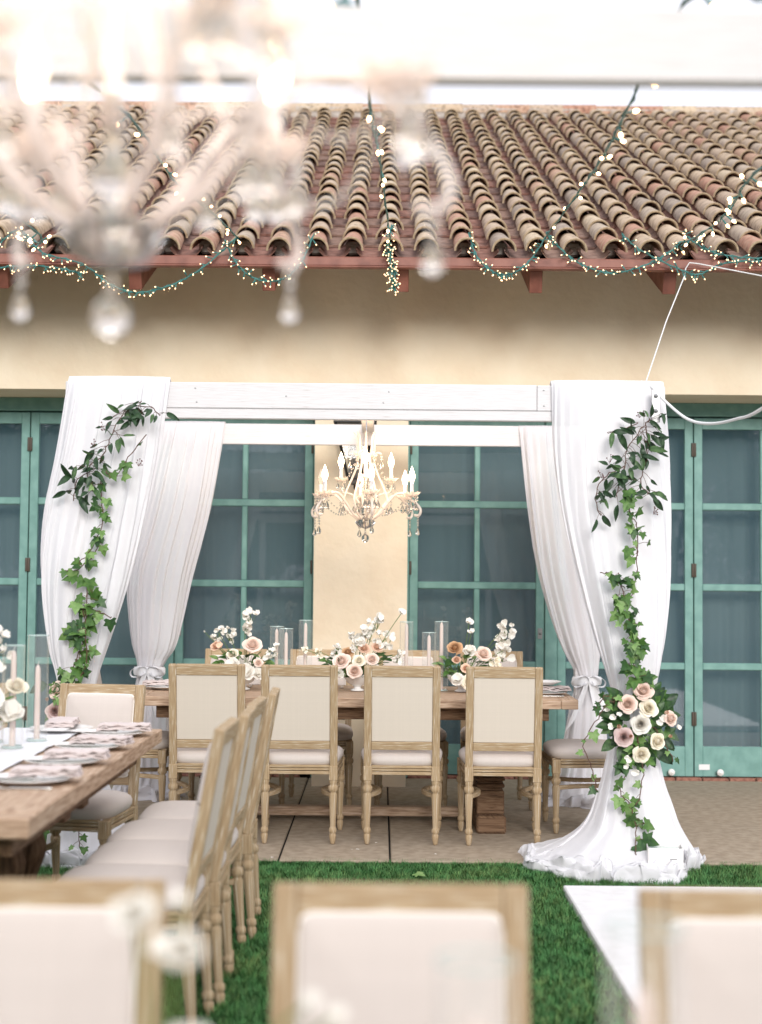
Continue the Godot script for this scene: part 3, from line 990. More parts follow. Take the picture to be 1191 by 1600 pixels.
# pos = the middle of the bottom bowl; angles are of the lower arms, a = 0 towards +z
func chandelier(label: String, pos: Vector3, lower: Array, upper: Array, rl: float, ru: float, k: float, top: float, energy: float, unlit: int, thin: float, am: Material, lift: float) -> void:
	var o := thing("chandelier", label, "chandelier", pos)
	var core := MB.new()
	core.lathe([Vector2(0.0, -0.035 * k), Vector2(0.02 * k, -0.033 * k), Vector2(0.045 * k, -0.018 * k), Vector2(0.058 * k, 0.004), Vector2(0.05 * k, 0.018 * k), Vector2(0.02 * k, 0.025 * k), Vector2(0.012 * k, 0.04 * k), Vector2(0.03 * k, 0.06 * k), Vector2(0.035 * k, 0.075 * k), Vector2(0.012 * k, 0.10 * k), Vector2(0.009 * k, 0.20 * k), Vector2(0.016 * k, 0.22 * k), Vector2(0.009 * k, 0.24 * k), Vector2(0.009 * k, 0.43 * k), Vector2(0.0, 0.435 * k)], 20)
	obj("stem_column", core, M.crystal, o)
	var bowl := MB.new()
	for i in 12:
		var a := TAU * i / 12
		bowl.tube([V(0, -0.036 * k, 0), V(cos(a) * 0.042 * k, -0.022 * k, sin(a) * 0.042 * k), V(cos(a) * 0.060 * k, 0.004 * k, sin(a) * 0.060 * k)], 0.004 * k, 5)
	obj("bowl_ribs", bowl, M.chrome, o)
	# lyre bars between the bowl and the crown
	for i in 6:
		var a := TAU * (i + 0.5) / 6
		var dr := V(sin(a), 0, cos(a))
		var ly := MB.new()
		var pts := []
		for q in [[0.05, 0.02], [0.115, 0.075], [0.135, 0.13], [0.115, 0.20], [0.080, 0.28], [0.055, 0.35], [0.050, 0.41], [0.075, 0.43], [0.095, 0.42]]:
			pts.append(dr * q[0] * k + V(0, q[1] * k, 0))
		ly.tube(smooth_path(pts, 4), 0.0065 * k * thin, 7)
		obj("lyre_bar", ly, am, o)
	# crown
	var cr := MB.new()
	for i in 8:
		var a := TAU * i / 8
		var dr := V(sin(a), 0, cos(a))
		var pts := []
		for q in [[0.045, 0.41], [0.052, 0.46], [0.052, 0.50], [0.060, 0.535], [0.078, 0.555]]:
			pts.append(dr * q[0] * k + V(0, q[1] * k, 0))
		cr.tube(smooth_path(pts, 3), [0.010 * k, 0.010 * k, 0.010 * k, 0.010 * k, 0.009 * k, 0.009 * k, 0.008 * k, 0.008 * k, 0.008 * k, 0.007 * k, 0.006 * k, 0.005 * k, 0.003 * k], 6)
	obj("crown", cr, am, o)
	var ring := MB.new()
	var rp := []
	for i in 25: rp.append(V(cos(TAU * i / 24) * 0.06 * k, 0.415 * k, sin(TAU * i / 24) * 0.06 * k))
	ring.tube(rp, 0.010 * k * thin, 7, false)
	obj("crown_ring", ring, am, o)
	# chain
	var ch := MB.new()
	ch.tube([V(0, 0.43 * k, 0), V(0.004, 0.5 * k, 0), V(0, top, 0)], 0.004 * k, 6)
	obj("chain", ch, M.chrome, o)
	# finial ball
	var fb := MB.new()
	fb.lathe([Vector2(0, -0.122 * k), Vector2(0.012 * k, -0.118 * k), Vector2(0.021 * k, -0.106 * k), Vector2(0.0235 * k, -0.095 * k), Vector2(0.02 * k, -0.082 * k), Vector2(0.008 * k, -0.072 * k), Vector2(0.004 * k, -0.06 * k), Vector2(0.004 * k, -0.036 * k)], 10)
	obj("finial", fb, M.crystal, o)
	var n := 0
	for tier in 2:
		for a in (lower if tier == 0 else upper):
			var dr := V(sin(a), 0, cos(a))
			var R := rl if tier == 0 else ru
			var y0 := (0.14 if tier == 0 else 0.245) * k + lift
			var arm := MB.new()
			var pts := []
			if tier == 0:
				for q in [[0.03 / R * k, 0.015], [0.30, 0.05], [0.48, 0.115 + 0.4 * lift / k], [0.66, 0.17 + 0.8 * lift / k], [0.84, 0.17 + lift / k], [0.97, 0.14 + lift / k], [1.12, 0.105 + 0.5 * lift / k], [1.19, 0.07], [1.15, 0.04], [1.06, 0.042]]:
					pts.append(dr * q[0] * R + V(0, q[1] * k, 0))
			else:
				for q in [[0.25, 0.12], [0.45, 0.165], [0.7, 0.185], [0.9, 0.19], [1.0, 0.222]]:
					pts.append(dr * q[0] * R + V(0, q[1] * k, 0))
			arm.tube(smooth_path(pts, 4), (0.0085 if tier == 0 else 0.006) * k * thin, 7)
			obj("arm", arm, am, o)
			var tip := dr * R + V(0, y0 + 0.02 * k, 0)
			obj("drip_pan", MESH.bobeche, am, o, Transform3D(Basis.from_scale(Vector3.ONE * k * (1.15 if tier == 0 else 0.95)), tip))
			var sl := MB.new()
			sl.lathe([Vector2(0, 0), Vector2(0.0115 * k, 0), Vector2(0.0115 * k, 0.072 * k), Vector2(0.009 * k, 0.077 * k), Vector2(0, 0.077 * k)], 14)
			obj("candle_sleeve", sl, M.sleeve, o, at(tip.x, tip.y + 0.002, tip.z))
			var bp := tip + V(0, 0.079 * k, 0)
			var lit := n != unlit
			obj("bulb", MESH.bulb, M.bulb if lit else M.bulb_off, o, Transform3D(Basis.from_scale(Vector3.ONE * k * 1.15), bp))
			if lit:
				var l := OmniLight3D.new()
				l.name = "bulb_light"
				l.light_color = Color(1.0, 0.86, 0.72)
				l.light_energy = energy
				l.light_size = 0.014 * k
				l.omni_range = 8.0
				l.omni_attenuation = 2.0
				l.shadow_enabled = true
				o.add_child(l, true)
				l.position = bp + V(0, 0.036 * k, 0)
			n += 1
			# drops
			if tier == 0:
				obj("crystal_drop", MESH.drop4 if thin > 0.95 else MESH.drop2, M.crystal, o, Transform3D(Basis.from_scale(Vector3.ONE * k), dr * R * 1.13 + V(0, 0.038 * k, 0)))
				for s in [-1.0, -0.4, 0.4, 1.0]:
					var sd = V(cos(a), 0, -sin(a)) * s
					obj("crystal_drop", MESH.drop2, M.crystal, o, Transform3D(Basis.from_scale(Vector3.ONE * k * 1.1), tip + (sd * 0.038 + dr * (0.04 - 0.03 * absf(s))) * k - V(0, 0.002, 0)))
				obj("crystal_drop", MESH.drop2, M.crystal, o, Transform3D(Basis.from_scale(Vector3.ONE * k), dr * R * 0.55 + V(0, 0.13 * k, 0)))
			else:
				for s in [-1.0, 1.0]:
					obj("crystal_drop", MESH.drop1, M.crystal, o, Transform3D(Basis.from_scale(Vector3.ONE * k), tip + V(cos(a), 0, -sin(a)) * s * 0.03 * k))
	for i in 6:
		var a := TAU * (i + 0.5) / 6
		obj("crystal_drop", MESH.drop2, M.crystal, o, Transform3D(Basis.from_scale(Vector3.ONE * k), V(sin(a) * 0.097 * k, 0.41 * k, cos(a) * 0.097 * k)))
	# bead swags from the crown to the lower drip pans and between them
	for i in lower.size():
		var a0: float = lower[i]
		var a1: float = lower[(i + 1) % lower.size()]
		var e0 := V(sin(a0), 0, cos(a0)) * rl + V(0, 0.155 * k + lift, 0)
		var e1 := V(sin(a1), 0, cos(a1)) * rl + V(0, 0.155 * k + lift, 0)
		var top0 := V(sin(a0) * 0.06, 0.40, cos(a0) * 0.06) * k
		for q in [[e0, e1, 0.10], [top0, e0, 0.07]]:
			var bd := MB.new()
			var m := 17
			for n2 in m:
				var f := (n2 + 0.5) / m
				var c: Vector3 = (q[0] as Vector3).lerp(q[1], f) - V(0, 4.0 * f * (1.0 - f) * q[2] * k, 0)
				var rb := 0.0055 * k * thin
				bd.lathe([Vector2(0, -rb), Vector2(rb * 0.8, -rb * 0.6), Vector2(rb, 0), Vector2(rb * 0.8, rb * 0.6), Vector2(0, rb)], 7, at(c.x, c.y, c.z))
			obj("bead_swag", bd, M.crystal, o).set_meta("kind", "stuff")

# ------------------------------------------------------------------ the building
func door_leaf(parent: Node3D, x0: float, x1: float, z: float, handle_side: float) -> void:
	var d := Node3D.new()
	d.name = "door"
	parent.add_child(d, true)
	d.position = V((x0 + x1) * 0.5, 0, z)
	var w := x1 - x0
	var st := 0.062
	var f := MB.new()
	for s in [-1.0, 1.0]:
		f.bx(s * (w / 2 - st / 2) - st / 2, s * (w / 2 - st / 2) + st / 2, 0.025, 2.69, -0.022, 0.022, 0.003)
	f.bx(-w / 2 + st, w / 2 - st, 0.025, 0.245, -0.021, 0.021, 0.003)
	f.bx(-w / 2 + st, w / 2 - st, 2.605, 2.69, -0.021, 0.021, 0.003)
	obj("frame", f, M.teal, d)
	var ys := [0.245, 0.81, 0.862, 1.397, 1.449, 2.0, 2.052, 2.605]
	for i in 3:
		var m := MB.new()
		m.bx(-w / 2 + st, w / 2 - st, ys[i * 2 + 1], ys[i * 2 + 2], -0.018, 0.018, 0.006)
		obj("glazing_bar", m, M.teal, d)
	for i in 4:
		var m := MB.new()
		m.bx(-0.021, 0.021, ys[i * 2], ys[i * 2 + 1], -0.018, 0.018, 0.006)
		obj("glazing_bar", m, M.teal, d)
		for s in [-1.0, 1.0]:
			var xa := 0.021 if s > 0 else -w / 2 + st
			var xb := w / 2 - st if s > 0 else -0.021
			var p := MB.new()
			p.box(Transform3D(Basis(Vector3.UP, rr(-0.004, 0.004)) * Basis(Vector3.RIGHT, rr(-0.004, 0.004)), V((xa + xb) / 2, (ys[i * 2] + ys[i * 2 + 1]) / 2, 0)), V(xb - xa + 0.01, ys[i * 2 + 1] - ys[i * 2] + 0.01, 0.004))
			obj("pane", p, M.pane, d)
	var h := MB.new()
	h.bx(-0.017, 0.017, 1.03, 1.11, 0.022, 0.026, 0.001)
	h.lathe([Vector2(0, 0.008), Vector2(0.008, 0.007), Vector2(0.009, 0.0)], 12, Transform3D(Basis(Vector3.RIGHT, PI / 2), V(0, 1.07, 0.026)))
	obj("latch_plate", h, M.steel, d, at(handle_side * (w / 2 - st / 2), 0, 0))
	for y in [0.4, 1.5, 2.4]:
		var hg := MB.new()
		hg.lathe([Vector2(0, 0), Vector2(0.011, 0), Vector2(0.011, 0.10), Vector2(0, 0.10)], 10, at(-handle_side * (w / 2 - 0.004), y, 0.028))
		obj("hinge", hg, M.dark_metal, d)

func cap_mesh(rlow: float, rup: float, length: float) -> Array:
	# a tapered half barrel lying along +z (downhill end at z = length) and its pale worn lower rim
	var b := MB.new()
	var th := 0.014
	var p := PackedVector3Array()
	for j in 3:
		var f := j / 2.0
		var r := lerpf(rup, rlow, f)
		for i in 13:
			var a := PI * i / 12
			p.append(V(cos(a) * r, sin(a) * r * 1.05, f * length))
	b.grid(p, 13, 3, false, true)
	p = PackedVector3Array()
	for j in 2:
		var r := lerpf(rup, rlow, j) - th
		for i in 13:
			var a := PI * i / 12
			p.append(V(cos(a) * r, sin(a) * r * 1.05, j * length))
	b.grid(p, 13, 2, false, false)
	var rim := MB.new()
	p = PackedVector3Array()
	for q in [[0.0, -0.004], [0.001, 0.0], [-0.004, 0.004], [-th + 0.003, 0.003], [-th, -0.001]]:
		for i in 13:
			var a := PI * i / 12
			var r: float = rlow + q[0] + 0.0006
			p.append(V(cos(a) * r, sin(a) * r * 1.05, length + q[1]))
	rim.grid(p, 13, 5, false, true)
	return [b.mesh(), rim.mesh()]

func pan_mesh(length: float) -> ArrayMesh:
	var b := MB.new()
	var prof := [[-0.105, 0.052], [-0.098, 0.054], [-0.062, 0.010], [-0.05, 0.004], [0.05, 0.004], [0.062, 0.010], [0.098, 0.054], [0.105, 0.052]]
	var low := [[0.100, 0.042], [0.060, -0.004], [-0.060, -0.004], [-0.100, 0.042]]
	var ring := prof + low
	for i in ring.size():
		var q: Array = ring[i]
		var w: Array = ring[(i + 1) % ring.size()]
		var a := V(q[0] * 0.94, q[1], 0)
		var c := V(w[0] * 0.94, w[1], 0)
		var a2 := V(q[0], q[1], length)
		var c2 := V(w[0], w[1], length)
		var nn := (c - a).cross(V(0, 0, 1)).normalized()
		if i < 7 and nn.y < 0 or i >= 7 and nn.y > 0 and absf(nn.y) > 0.2: nn = -nn
		b.face([a, c, c2, a2], nn, [Vector2(0, 0), Vector2(0, 0.1), Vector2(1, 0.1), Vector2(1, 0)])
	# lower end
	for q in [[0, 11, 10, 2], [2, 10, 9, 5], [5, 9, 8, 7]]:
		var ps := []
		for i in q: ps.append(V(ring[i][0], ring[i][1], length))
		b.face(ps, V(0, 0, 1), [Vector2.ZERO, Vector2.ZERO, Vector2.ZERO, Vector2.ZERO])
	return b.mesh()

func building() -> void:
	var o := thing("patio_building", "long beige stucco building with clay tile roof and green glazed doors", "building")
	# walls: header over the openings, middle pillar, end walls
	var w := MB.new()
	w.bx(-9, 9, 2.80, 3.92, -10.98, -10.4)
	obj("header_wall", w, M.stucco, o)
	for q in [[-0.475, 0.19], [-9.0, -3.78], [3.47, 9.0]]:
		var p := MB.new()
		p.bx(q[0], q[1], 0.0, 2.80, -10.98, -10.4)
		obj("pillar" if q[0] > -1 and q[0] < 0 else "end_wall", p, M.stucco, o)
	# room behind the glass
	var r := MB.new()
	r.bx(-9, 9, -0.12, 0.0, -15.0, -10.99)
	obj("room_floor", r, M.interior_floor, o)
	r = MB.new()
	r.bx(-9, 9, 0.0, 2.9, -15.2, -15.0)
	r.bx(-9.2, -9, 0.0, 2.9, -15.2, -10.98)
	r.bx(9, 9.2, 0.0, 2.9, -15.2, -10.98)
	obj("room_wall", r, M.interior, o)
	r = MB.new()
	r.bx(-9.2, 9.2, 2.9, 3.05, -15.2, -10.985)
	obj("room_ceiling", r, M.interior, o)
	# door frames and leaves
	var fr := MB.new()
	for q in [[-3.78, -0.475], [0.19, 3.47]]:
		fr.bx(q[0], q[1], 2.70, 2.80, -10.97, -10.88, 0.004)
	for q in [[-1.62, -1.53], [1.225, 1.315], [-0.505, -0.475], [0.19, 0.212], [-3.78, -3.655], [3.375, 3.47]]:
		fr.bx(q[0], q[1], 0.0, 2.70, -10.965, -10.885, 0.004)
	obj("door_frame", fr, M.teal, o)
	for q in [[-1.526, -0.509, -1.0], [-2.625, -1.624, 1.0], [-3.65, -2.633, -1.0], [0.216, 1.221, 1.0], [1.319, 2.33, -1.0], [2.338, 3.371, 1.0]]:
		door_leaf(o, q[0], q[1], -10.93, q[2])
	for q in [[-1.15, -10.9], [2.52, -10.9], [2.16, -10.9]]:
		var k := MB.new()
		k.lathe([Vector2(0, 0.05), Vector2(0.022, 0.046), Vector2(0.026, 0.03), Vector2(0.02, 0.01), Vector2(0.012, 0.0)], 16, Transform3D(Basis(Vector3.RIGHT, PI / 2), V(q[0], 0.06, q[1])))
		obj("door_stop", k, M.china, o)
	var sk := MB.new()
	sk.bx(2.37, 2.45, 0.075, 0.115, -10.908, -10.906)
	obj("door_sticker", sk, M.cord, o)
	# curtains
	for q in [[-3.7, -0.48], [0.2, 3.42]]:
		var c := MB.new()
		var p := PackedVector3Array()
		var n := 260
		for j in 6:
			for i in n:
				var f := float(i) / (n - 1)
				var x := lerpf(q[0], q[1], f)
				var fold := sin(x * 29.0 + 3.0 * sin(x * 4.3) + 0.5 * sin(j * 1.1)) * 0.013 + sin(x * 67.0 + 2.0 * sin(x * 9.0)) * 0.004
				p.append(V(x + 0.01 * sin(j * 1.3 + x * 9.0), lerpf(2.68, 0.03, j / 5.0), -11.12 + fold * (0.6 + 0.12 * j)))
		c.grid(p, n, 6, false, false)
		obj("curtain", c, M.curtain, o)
	# roof
	var roof := Node3D.new()
	roof.name = "roof"
	o.add_child(roof)
	var rise := 3.40
	var run := 7.62
	var ez := -9.56
	var ey := 3.575
	var slope := atan2(rise, run)
	var L := sqrt(rise * rise + run * run)
	# frame with +z downhill, y off the slope, origin at the eave
	var sl := Transform3D(Basis(Vector3.RIGHT, slope), V(0, ey, ez))
	var dk := MB.new()
	dk.box(sl * at(0, -0.045, -L / 2 + 0.01), V(17.6, 0.05, L))
	dk.box(Transform3D(Basis(Vector3.RIGHT, -slope), V(0, ey, ez - 2 * run)) * at(0, -0.045, L / 2), V(17.6, 0.05, L))
	obj("deck", dk, M.soffit, roof)
	var gu := MB.new()
	gu.bx(-8.8, 8.8, ey - 0.068, ey - 0.006, ez + 0.022, ez + 0.075, 0.006)
	gu.bx(-8.8, 8.8, ey - 0.080, ey - 0.068, ez + 0.022, ez + 0.088, 0.004)
	obj("fascia_gutter", gu, M.red_paint, roof)
	for i in 15:
		var x := -6.1 + i * 0.885 + 0.033
		var rf := MB.new()
		rf.box(sl * at(x, -0.145, -0.62), V(0.085, 0.15, 1.28), 0.004)
		obj("rafter_tail", rf, M.red_paint, roof)
	var pitch := 0.2435
	var exposure := L / 22.0
	var cm := cap_mesh(0.083, 0.060, exposure + 0.07)
	var pm := pan_mesh(exposure + 0.06)
	var far_cap := {}
	var far_pan := []
	for k in 7: far_cap[k] = []
	for k in 4: far_pan.append([])
	var far_rim := []
	var n := 0
	var np := 0
	for row in 22:
		var dist := 9.56 + row * run / 22.0
		var half := 0.26 * dist + 0.16
		for col in range(-33, 34):
			var x := 0.045 + col * pitch
			var z0 := -(row + 1) * exposure - 0.07 + 0.05
			var jx := rr(-0.006, 0.006)
			var tilt := Basis(Vector3.UP, rr(-0.035, 0.035)) * Basis(Vector3.RIGHT, -0.039 + rr(-0.014, 0.014)) * Basis(Vector3.FORWARD, rr(-0.03, 0.03))
			var xf := sl * at(x + jx, 0.045 + rr(-0.003, 0.005), z0 + rr(-0.012, 0.012), tilt)
			var pf := sl * at(x + pitch / 2, 0.0, z0 + 0.015, Basis(Vector3.RIGHT, -0.03))
			var q := rng.randf()
			var kind := 0 if q < 0.25 else (1 if q < 0.45 else (2 if q < 0.6 else (3 if q < 0.72 else (4 if q < 0.82 else (5 if q < 0.93 else 6)))))
			var pk := rng.randi() % 4
			if n < 300 and absf(x) < half:
				n += 1
				var t := obj("cap_tile", cm[0], M["cap%d" % kind], roof, xf)
				far_rim.append(xf)
			else:
				far_cap[kind].append(xf)
				far_rim.append(xf)
			if np < 300 and absf(x) < half:
				np += 1
				obj("pan_tile", pm, M["pan%d" % pk], roof, pf)
			else:
				far_pan[pk].append(pf)
	for k in 7: many("cap_tiles", cm[0], M["cap%d" % k], far_cap[k], roof)
	for k in 4: many("pan_tiles", pm, M["pan%d" % k], far_pan[k], roof)
	many("worn_tile_edges", cm[1], M.tile_rim, far_rim, roof)
	# mortar plugs behind the eave caps, mortar band and ridge tiles
	var mo := MB.new()
	for col in range(-33, 34):
		mo.box(sl * at(0.045 + col * pitch, 0.045, -0.13), V(0.10, 0.09, 0.12), 0.02)
	obj("eave_mortar", mo, M.mortar, roof)
	var rm := MB.new()
	rm.bx(-8.7, 8.7, ey + rise - 0.10, ey + rise + 0.095, ez - run - 0.12, ez - run + 0.12, 0.02)
	obj("ridge_mortar", rm, M.mortar, roof)
	var rt := cap_mesh(0.135, 0.12, 0.44)
	for i in 44:
		var x := -8.6 + i * 0.395
		var ks := ["cap0", "cap3", "cap5", "cap4", "cap1"]
		obj("ridge_tile", rt[0], M[ks[rng.randi() % 5]], roof, at(x, ey + rise + 0.03 + rr(-0.004, 0.006), ez - run, Basis(Vector3.UP, PI / 2) * Basis(Vector3.RIGHT, 0.025)))

func many(called: String, m: Mesh, mt: Material, xs: Array, parent: Node) -> void:
	if xs.is_empty(): return
	var mm := MultiMesh.new()
	mm.transform_format = MultiMesh.TRANSFORM_3D
	mm.mesh = m
	mm.instance_count = xs.size()
	for i in xs.size(): mm.set_instance_transform(i, xs[i])
	var mi := MultiMeshInstance3D.new()
	mi.name = called
	mi.multimesh = mm
	mi.material_override = mt
	mi.set_meta("kind", "stuff")
	parent.add_child(mi, true)

func wall_lantern() -> void:
	var o := thing("wall_lantern", "black tapered wall lantern on the beige pillar behind the chandelier", "lantern", V(-0.185, 2.36, -10.22))
	var f := MB.new()
	f.bx(-0.15, 0.15, 0.185, 0.205, -0.13, 0.13, 0.004)
	var p := [V(-0.135, 0.185, -0.115), V(0.135, 0.185, -0.115), V(0.135, 0.185, 0.115), V(-0.135, 0.185, 0.115)]
	var q := [V(-0.05, -0.19, -0.045), V(0.05, -0.19, -0.045), V(0.05, -0.19, 0.045), V(-0.05, -0.19, 0.045)]
	for i in 4:
		f.bar(p[i], q[i], 0.016, 0.016, 0.002)
		f.bar(q[i], q[(i + 1) % 4], 0.014, 0.014, 0.002)
	f.bx(-0.03, 0.03, -0.24, -0.195, -0.03, 0.03, 0.006)
	obj("frame", f, M.black, o)
	var c := MB.new()
	c.lathe([Vector2(0.16, 0.206), Vector2(0.10, 0.24), Vector2(0.03, 0.275), Vector2(0.0, 0.28)], 4, Transform3D(Basis(Vector3.UP, PI / 4), Vector3.ZERO))
	obj("cap", c, M.black, o)
	for i in 4:
		var a: Vector3 = p[i]; var b: Vector3 = p[(i + 1) % 4]; var d: Vector3 = q[(i + 1) % 4]; var e: Vector3 = q[i]
		var g := MB.new()
		var nn := (b - a).cross(e - a).normalized()
		g.face([a, b, d, e], nn, [Vector2.ZERO, Vector2.RIGHT, Vector2.ONE, Vector2.DOWN])
		obj("pane", g, M.glass, o)
	var br := MB.new()
	br.tube(smooth_path([V(0, -0.22, 0), V(0, -0.26, -0.06), V(0, -0.20, -0.14), V(0, -0.10, -0.175)], 5), 0.010, 8)
	br.bx(-0.05, 0.05, -0.2, 0.06, -0.178, -0.165, 0.004)
	obj("bracket", br, M.black, o)

func ground() -> void:
	var l := MB.new()
	var p := PackedVector3Array()
	var fn := FastNoiseLite.new()
	fn.seed = 9
	fn.frequency = 0.6
	l.bx(-160, 160, -0.30, -0.045, -160, 120)
	struct("lawn_ground", l, M.soil)
	var slab := Node3D.new()
	slab.name = numbered("patio")
	add_child(slab)
	slab.set_meta("kind", "structure")
	var base := MB.new()
	base.bx(-9.5, 9.5, -0.29, -0.02, -11.0, -7.68)
	obj("joint_bed", base, M.joint, slab)
	var xs := [-9.5, -4.1, -2.9, -1.71, -0.518, 0.063, 4.6, 9.5]
	for i in xs.size() - 1:
		var s := MB.new()
		s.bx(xs[i] + 0.005, xs[i + 1] - 0.005, -0.019, rr(-0.0015, 0.0), -10.86, -7.66, 0.006)
		obj("paving_slab", s, M.patio, slab)
	for i in 38:
		var b := MB.new()
		var x := -3.75 + i * 0.198
		if x > -0.66 and x < 0.18: continue
		b.bx(x + 0.004, x + 0.194, -0.018, 0.018 + rr(-0.002, 0.003), -10.98, -10.866, 0.006)
		obj("sill_brick", b, M.brick, slab)
	var df := MB.new()
	df.bx(0.885, 3.9, -0.044, 0.004, -7.06, -2.2, 0.006)
	single("dance_floor", df, M.floor_white, "white dance floor panel laid on the lawn at the right", "dance floor")

func grass() -> void:
	var clump := func(sd: int, hh: float) -> ArrayMesh:
		var r := RandomNumberGenerator.new()
		r.seed = sd
		var b := MB.new()
		for i in 9:
			var a := r.randf() * TAU
			var q := V(cos(a), 0, sin(a)) * r.randf() * 0.018
			var d := V(r.randf_range(-1, 1), 0, r.randf_range(-1, 1)) * 0.55
			var sd2 := V(-d.z, 0, d.x).normalized() * r.randf_range(0.0012, 0.002)
			var h := hh * r.randf_range(0.6, 1.15)
			var m := q + d * h * 0.35 + V(0, h * 0.6, 0)
			var e := q + d * h * 1.0 + V(0, h, 0)
			var nn := (sd2.cross(e - q)).normalized()
			if nn.y < 0: nn = -nn
			nn = (nn + Vector3.UP).normalized()
			b.tri(q - sd2, q + sd2, m + sd2 * 0.8, nn, Vector2.ZERO, Vector2.ZERO, Vector2.ZERO)
			b.tri(q - sd2, m + sd2 * 0.8, m - sd2 * 0.8, nn, Vector2.ZERO, Vector2.ZERO, Vector2.ZERO)
			b.tri(m - sd2 * 0.8, m + sd2 * 0.8, e, nn, Vector2.ZERO, Vector2.ZERO, Vector2.ZERO)
		return b.mesh()
	var ms := [clump.call(1, 0.037), clump.call(2, 0.032), clump.call(3, 0.044)]
	var fn := FastNoiseLite.new()
	fn.seed = 3
	fn.frequency = 1.1
	fn.fractal_octaves = 3
	var xs := [[], [], []]
	var cs := [[], [], []]
	for i in 165000:
		var x := rr(-3.2, 3.4)
		var z := -7.66 + 6.6 * pow(rng.randf(), 1.5)
		if i > 160500:
			z = -7.66 + rng.randfn(0.015, 0.035)
		if x > 0.875 and z > -7.07 and z < -2.19: continue
		if absf(x) > 0.29 * -z + 0.5: continue
		var k := rng.randi() % 3
		var g := fn.get_noise_2d(x, z)
		var s := rr(0.75, 1.2)
		xs[k].append(Transform3D(Basis(Vector3.UP, rr(0, TAU)) * Basis.from_scale(V(s, s * (1.0 + 0.12 * g), s)), V(x, -0.046, z)))
		var dry := clampf(g * 0.6 + rr(-0.35, 0.55), 0.0, 1.0)
		var br := rr(0.6, 1.7)
		cs[k].append(Color(lerpf(0.055, 0.17, dry) * br, lerpf(0.16, 0.225, dry) * br, lerpf(0.05, 0.075, dry) * br))
	var o := Node3D.new()
	o.name = "grass"
	add_child(o)
	o.set_meta("kind", "stuff")
	tag(o, "short green mown grass of the lawn before the patio", "grass")
	for k in 3:
		var mm := MultiMesh.new()
		mm.transform_format = MultiMesh.TRANSFORM_3D
		mm.use_colors = true
		mm.mesh = ms[k]
		mm.instance_count = xs[k].size()
		for i in xs[k].size():
			mm.set_instance_transform(i, xs[k][i])
			mm.set_instance_color(i, cs[k][i])
		var mi := MultiMeshInstance3D.new()
		mi.name = "blades"
		mi.multimesh = mm
		mi.material_override = M.grass
		mi.set_meta("kind", "stuff")
		o.add_child(mi, true)

# trees across the lawn behind the viewer, mirrored in the dark panes
func trees() -> void:
	var b := MB.new()
	for i in 10:
		var p := rnd_dir() * 0.3
		var d := rnd_dir().normalized()
		var e := d.cross(rnd_dir()).normalized()
		var nn := d.cross(e).normalized()
		var q := [p - d * 0.09, p + e * 0.045, p + d * 0.09, p - e * 0.045]
		b.face(q, nn, [Vector2.ZERO, Vector2.RIGHT, Vector2.ONE, Vector2.DOWN])
	var clump := b.mesh()
	var sides := ["farthest left", "far left", "left", "just left of middle", "in the middle", "just right of middle", "right", "far right", "farthest right"]
	for i in 9:
		var x := -16.0 + i * 4.0 + rr(-0.7, 0.7)
		var z := 21.0 + rr(-2, 3)
		var h := rr(5.4, 6.8)
		var o := thing("tree", "leafy tree across the lawn behind the viewer, mirrored %s in the panes" % sides[i], "tree", V(x, -0.05, z), 0.0, "trees behind the viewer")
		var t := MB.new()
		t.tube([V(0, 0, 0), V(rr(-0.1, 0.1), h * 0.3, 0), V(rr(-0.3, 0.3), h * 0.8, 0)], [0.22, 0.16, 0.05], 9)
		for k in 6:
			var a := TAU * k / 6 + rr(-0.3, 0.3)
			t.tube([V(0, h * rr(0.25, 0.4), 0), V(cos(a) * 1.0, h * rr(0.45, 0.55), sin(a) * 1.0), V(cos(a) * 1.9, h * rr(0.6, 0.8), sin(a) * 1.9)], [0.09, 0.06, 0.02], 6)
		obj("trunk", t, M.stem, o)
		var xs := []
		var balls := []
		for k in 16:
			balls.append([V(rr(-2.6, 2.6), h * rr(0.34, 0.9), rr(-2.0, 2.0)), rr(0.9, 1.6)])
		for k in 2300:
			var q: Array = balls[rng.randi() % 16]
			xs.append(Transform3D(Basis(rnd_dir().normalized(), rr(0, TAU)), q[0] + rnd_dir().normalized() * q[1] * pow(rng.randf(), 0.4)))
		many("crown", clump, M.ivy[i % 2], xs, o)

# ------------------------------------------------------------------ pergolas
func beam(parent: Node, called: String, x0: float, x1: float, y0: float, y1: float, z0: float, z1: float) -> void:
	var b := MB.new()
	b.off = Vector2(rr(0, 1), rr(0, 1))
	b.bx(x0, x1, y0, y1, z0, z1, 0.004)
	obj(called, b, M.white_wood, parent)

